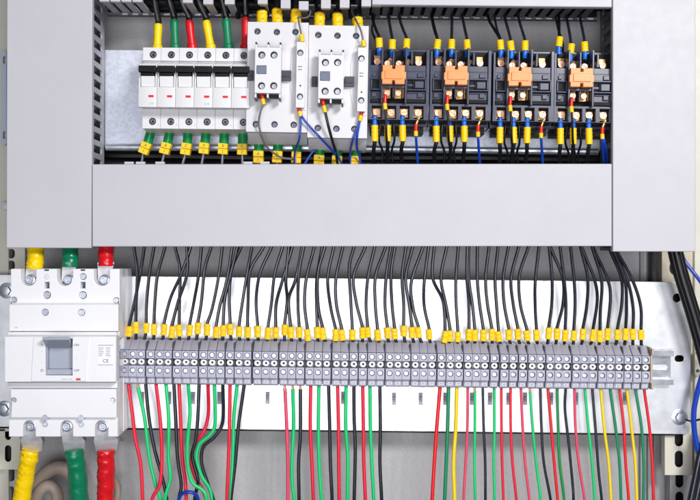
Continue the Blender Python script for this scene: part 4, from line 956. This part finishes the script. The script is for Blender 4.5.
# lower cover
g = G()
mplate(g, [mpoly([(7.2, 382.6), (117.4, 382.6), (117.4, 388), (7.2, 388)], 2)], 2, 5.9, .4)
d3 = 0
mplate(g, [mpoly([(10.6, 389), (116.4, 389), (116.6, 417.6), (10.8, 417.6)], d3), mpoly(rect(10.2, 15.4, 403.2, 396.8), d3 - .2), mpoly(rect(110, 114.6, 403.6, 397.2), d3)] if False else [mpoly([(10.6, 389), (116.4, 389), (116.6, 417.6), (10.8, 417.6)], d3), mpoly(circ(13.8, 400, 2.4), d3), mpoly(circ(112.6, 400.4, 2.4), d3)], d3, 5.9, .7)
g.make('lower_cover', CASE, mb)
for (x, y, r, d, sl) in ((46.8, 295, 3.3, d1 + 1.4, 'cross'), (82.7, 295.2, 3.3, d1 + 1.4, 'cross'), (83, 276.6, 2.8, d1 + .6, 'cross'), (46.8, 276.6, 2.9, d1 - .5, None), (14, 299.8, 2.6, d1 - .2, 'cross'), (116, 300.4, 2.6, d1 - .2, 'cross'),
                      (45, 312.3, 3.1, -1.6, 'cross'), (81.4, 312.5, 3.1, -1.6, 'cross'), (13.8, 400, 2.2, 1.2, 'slot'), (112.6, 400.4, 2.2, 1.2, 'slot'), (45, 417.6, 3.0, -1, 'cross'), (45.2, 424, 3.0, d1 - .8, 'cross'), (81.2, 417.8, 3.0, -1, 'cross'), (81.4, 424.2, 3.0, d1 - .8, 'cross')):
    v = ml(x, y, d); g = G()
    if sl: g.screw((v.x, v.y, v.z), r, 1.5, sl, x * .7)
    else: g.lathe((v.x, v.y, v.z), [(0, r - .3), (.3, r), (1, r)])
    g.make('cover_screw' if sl else 'blank_plug', STEEL if sl else WHITE, mb)
# thin insulating sheets behind the breaker
g = G(); g.faces([ml(100, 437, 50), ml(127, 436, 30), ml(124, 441, 46), ml(108, 441, 60), ml(100, 437, 50.8), ml(127, 436, 30.8), ml(124, 441, 46.8), ml(108, 441, 60.8)], [(0, 1, 2, 3), (7, 6, 5, 4), (0, 4, 5, 1), (1, 5, 6, 2), (2, 6, 7, 3), (3, 7, 4, 0)])
g.make('barrier_sheet', mat('barrier_film', (190, 190, 188), .3), mb)

# main cables with lugs
def lug_cable(label, m, pts, r, lug_top, lug_bot, screw, wtop, wbot, d, seed, upward=False):
    rnd = random.Random(seed); ph = [rnd.uniform(0, 6) for _ in range(3)]
    def rf(t):                                                   # overlapping turns of tape
        saw = (t * 5 + .15 * math.sin(20 * t + ph[0])) % 1.0
        return r * (.97 + .02 * saw + .02 * math.sin(17 * t + ph[1]) + .025 * math.sin(41 * t + ph[2]))
    g = G(); g.tube(pts, rf, n=24, sub=26)
    # crumple the tape a little
    for v in g.bm.verts:
        k = math.sin(v.co.x * 1.3 + ph[0]) * math.sin(v.co.z * .9 + ph[1]) * math.sin(v.co.y * 1.1 + ph[2])
        sw = (v.co.z * .115 + v.co.x * .05 + .12 * math.sin(v.co.z * .5 + ph[2])) % 1.0
        v.co += Vector((k * .45 + .3 * math.sin(v.co.z * .33 + ph[1]), k * .6 - .38 * sw, 0))
    o = tag(g.make('main_cable', m, org=pts[-1]), label, 'cable', 'taped main cables of the case breaker')
    (tx, ty), (bx, by) = lug_top, lug_bot
    sgn = -1 if not upward else 1
    g = G()
    a0, a1 = U(tx - wtop, ty, d), U(tx + wtop, ty, d); b0, b1 = U(bx - wbot, by, d), U(bx + wbot, by, d)
    th = Vector((0, 3.0, 0))
    mid = .62 if not upward else .6
    if not upward:
        m0, m1 = a0.lerp(b0, .62), a1.lerp(b1, .62); m0.x, m1.x = b0.x - .6, b1.x + .6
        apex = a0.lerp(b1, .5); apex.x = (b0.x + b1.x) / 2; apex.z = b0.z + (a0.z - b0.z) * .30
        bl, br = b0 + Vector((.8, 4.2, 0)), b1 + Vector((-.8, 4.2, 0))
        fr = [a0, a1, m1, m0, bl, br]
        vs = fr + [Vector((p.x, d + 9, p.z)) for p in fr] + [apex]
        fs = [(0, 1, 2, 12, 3), (3, 12, 4), (12, 2, 5), (12, 5, 4), (0, 3, 9, 6), (3, 4, 10, 9), (4, 5, 11, 10), (5, 2, 8, 11), (2, 1, 7, 8), (1, 0, 6, 7), (6, 9, 10, 11, 8, 7)]
        g.faces(vs, fs)
    else:
        vs = [a0, a1, b1, b0] + [p + th for p in (a0, a1, b1, b0)]
        g.faces(vs, [(0, 1, 2, 3), (7, 6, 5, 4), (0, 4, 5, 1), (1, 5, 6, 2), (2, 6, 7, 3), (3, 7, 4, 0)])
    sx, sy = screw; c = U(sx, sy, d)
    g.lathe((c.x, c.y + .02, c.z), [(0, min(6.6, wtop + .4)), (2.8, min(6.6, wtop + .4))], n=24)
    lug = child_mesh('cable_lug', o, g, LUG, bevel=.6)
    g = G(); g.lathe((c.x, c.y - 1.3, c.z), [(0, 5.0), (.2, 5.4), (1.2, 5.4)], n=24)
    g.plate([circ(c.x, c.z, 3.6), circ(c.x, c.z, 1.7, 6)], c.y - 4.6, c.y - 1.35, .3); g.lathe((c.x, c.y - 2.4, c.z), [(0, 1.75), (.6, 1.75)])
    kk = g.make('lug_screw', STEEL, org=Vector(o.location) / MM); kk.parent = lug; kk.location = (0, 0, 0)
    return o
dC = 17
lug_cable('thick yellow taped cable below the large case breaker', YTAPE, [U(31.0, 449.5, dC + 2), U(29.4, 456, dC + 2), U(26, 474, dC + 6), U(21.5, 500, dC + 10), U(17, 540, dC + 14)], 9.0, (29.4, 421), (31.2, 452.6), (31.6, 425.8), 6.2, 10.6, dC, 3)
lug_cable('thick green taped cable below the large case breaker', GTAPE, [U(74.2, 449.5, dC + 2), U(75, 456, dC + 2), U(77.4, 474, dC + 6), U(79, 500, dC + 10), U(81, 540, dC + 14)], 9.4, (66.6, 421), (73.2, 452.6), (67.4, 426.2), 6.2, 11, dC, 5)
lug_cable('thick red taped cable below the large case breaker', RTAPE, [U(105.8, 450, dC + 2), U(106, 456, dC + 2), U(106.2, 474, dC + 6), U(105.6, 500, dC + 10), U(105, 540, dC + 14)], 8.9, (101.8, 421), (105.6, 453), (103.6, 426.2), 6.4, 11.8, dC, 8)
lug_cable('thick yellow taped cable entering the top of the large case breaker', YTAPE, [U(35.4, 269, 20), U(35.4, 262, 20), U(35.8, 250, 24), U(36.5, 236, 28), U(36.5, 215, 28)], 8.4, (29.6, 282), (32.4, 266), (30.4, 279.6), 5.4, 6.2, 18, 13, True)
lug_cable('thick green taped cable entering the top of the large case breaker', GTAPE, [U(70.2, 267, 20), U(70.2, 262, 20), U(70.4, 250, 24), U(70.5, 236, 28), U(70.5, 215, 28)], 8.2, (66.8, 282), (69.2, 264), (68.8, 279.8), 5.8, 7.4, 18, 14, True)
lug_cable('thick red taped cable entering the top of the large case breaker', RTAPE, [U(106, 266, 20), U(106, 261, 20), U(106.4, 250, 24), U(106.6, 236, 28), U(106.6, 215, 28)], 7.8, (103.6, 282), (105.6, 262), (104.6, 279.8), 6.0, 8.6, 18, 15, True)

# rubber hoses behind the cables
def hose(label, pts, r, m): return wire('rubber_hose', label, pts, r, m, 'rubber hoses behind the main cables', cat='hose', n=18, sub=10)
hose('outer beige rubber hose arching behind the yellow and green cables', [U(30, 530, 80), U(33, 500, 80), U(38, 482, 78), U(48, 471.5, 76), U(58, 467.5, 76), U(68, 471, 78), U(76, 482, 82), U(82, 500, 86), U(84, 530, 90)], 7.4, HOSE)
hose('inner beige rubber hose arching behind the yellow and green cables', [U(28, 525, 70), U(33.5, 505, 68), U(40, 491, 66), U(48, 486, 66), U(54.5, 489, 66), U(57.6, 498, 68), U(58, 525, 72)], 6.4, HOSE)
hose('beige hose end showing beside the red taped cable', [U(98, 525, 78), U(113, 508, 76), U(117.6, 494, 78), U(116, 482, 84), U(108, 478, 90)], 3.8, HOSE)

# ================================================================== right-hand cables
for i, (dx, dd, lab) in enumerate(((-3.2, 40, 'left'), (.6, 37, 'middle'), (3.4, 42, 'right'))):
    wire('trunk_cable', f'thick black cable slanting down at the right edge, {lab} strand of the bundle', [U(668 + dx, 215, dd), U(675 + dx, 250, dd), U(681 + dx, 275, dd), U(688 + dx, 298, dd), U(695 + dx, 321, dd), U(703 + dx, 350, dd), U(712 + dx, 384, dd)], 4.6, WBLACK2, 'black trunk cables at the right edge', cat='cable', n=14)
wire('blue_wire', 'blue wire curving out beside the black cable at top right', [U(680, 246, 50), U(684, 259.5, 50), U(690, 268, 48), U(700, 281, 46), U(712, 300, 46)], 2.0, WBLUE)
wire('blue_wire', 'blue wire running down the lower right edge', [U(712, 350, 44), U(702, 376, 44), U(695.6, 400, 44), U(693.6, 416, 44), U(695, 436, 44), U(700, 458, 44), U(708, 480, 44)], 2.9, WBLUE)
for i, (dx, lab) in enumerate(((0, 'left'), (5.4, 'middle'), (10.6, 'right'))):
    wire('trunk_cable', f'black cable rising at the lower right corner, {lab} of three', [U(684 + dx, 535, 42 + i * 3), U(689 + dx, 508, 42 + i * 3), U(694 + dx, 484, 42 + i * 3), U(700 + dx, 455, 42 + i * 3), U(708 + dx, 425, 46)], 3.6, WBLACK, 'black cables at the lower right corner', cat='cable', n=14)
wire('cable_tie', 'thin black tie beside the plate corner at lower right', [U(686, 419.6, 62), U(692, 421, 55), U(697, 420, 44), U(706, 418, 40)], 1.1, WBLACK2, cat='cable tie')
g = G(); g.plate([stadium(X(698, 74), Z(365, 74), 7, 26), circ(X(698, 74), Z(371, 74), 2)], 74, 84, .4); tag(g.make('hinge_block', CREAM, org=U(698, 380, 84)), 'small cream metal clip on the side wall behind the blue wire', 'clip')

# ================================================================== camera, light, world
cam = bpy.data.cameras.new('camera'); co = bpy.data.objects.new('camera', cam); COL.objects.link(co)
co.location = (0, -D * MM, 0); co.rotation_euler = (R(90), 0, 0)
cam.sensor_fit = 'HORIZONTAL'; cam.sensor_width = 36; cam.lens = 36 * D / 700.0
cam.clip_start = .05; cam.clip_end = 20
scene.camera = co
def area(name, loc, target, size, power, col):
    l = bpy.data.lights.new(name, 'AREA'); l.shape = 'RECTANGLE'; l.size, l.size_y = size; l.energy = power; l.color = col
    o = bpy.data.objects.new(name, l); COL.objects.link(o); o.location = loc
    o.rotation_euler = (Vector(target) - Vector(loc)).to_track_quat('-Z', 'Y').to_euler()
    return o
area('key_softbox', (.75, -1.55, .72), (0, .05, 0), (.45, .35), 27, (1, .985, .96))
area('front_softbox', (-.05, -1.9, -.24), (0, .05, -.12), (1.2, .7), 19, (.96, .97, 1))
w = bpy.data.worlds.new('World'); scene.world = w; w.use_nodes = True
bg = w.node_tree.nodes['Background']; bg.inputs[0].default_value = (.92, .95, 1, 1); bg.inputs[1].default_value = .08
scene.view_settings.view_transform = 'Standard'; scene.view_settings.look = 'None'; scene.view_settings.gamma = 1; scene.view_settings.exposure = .1
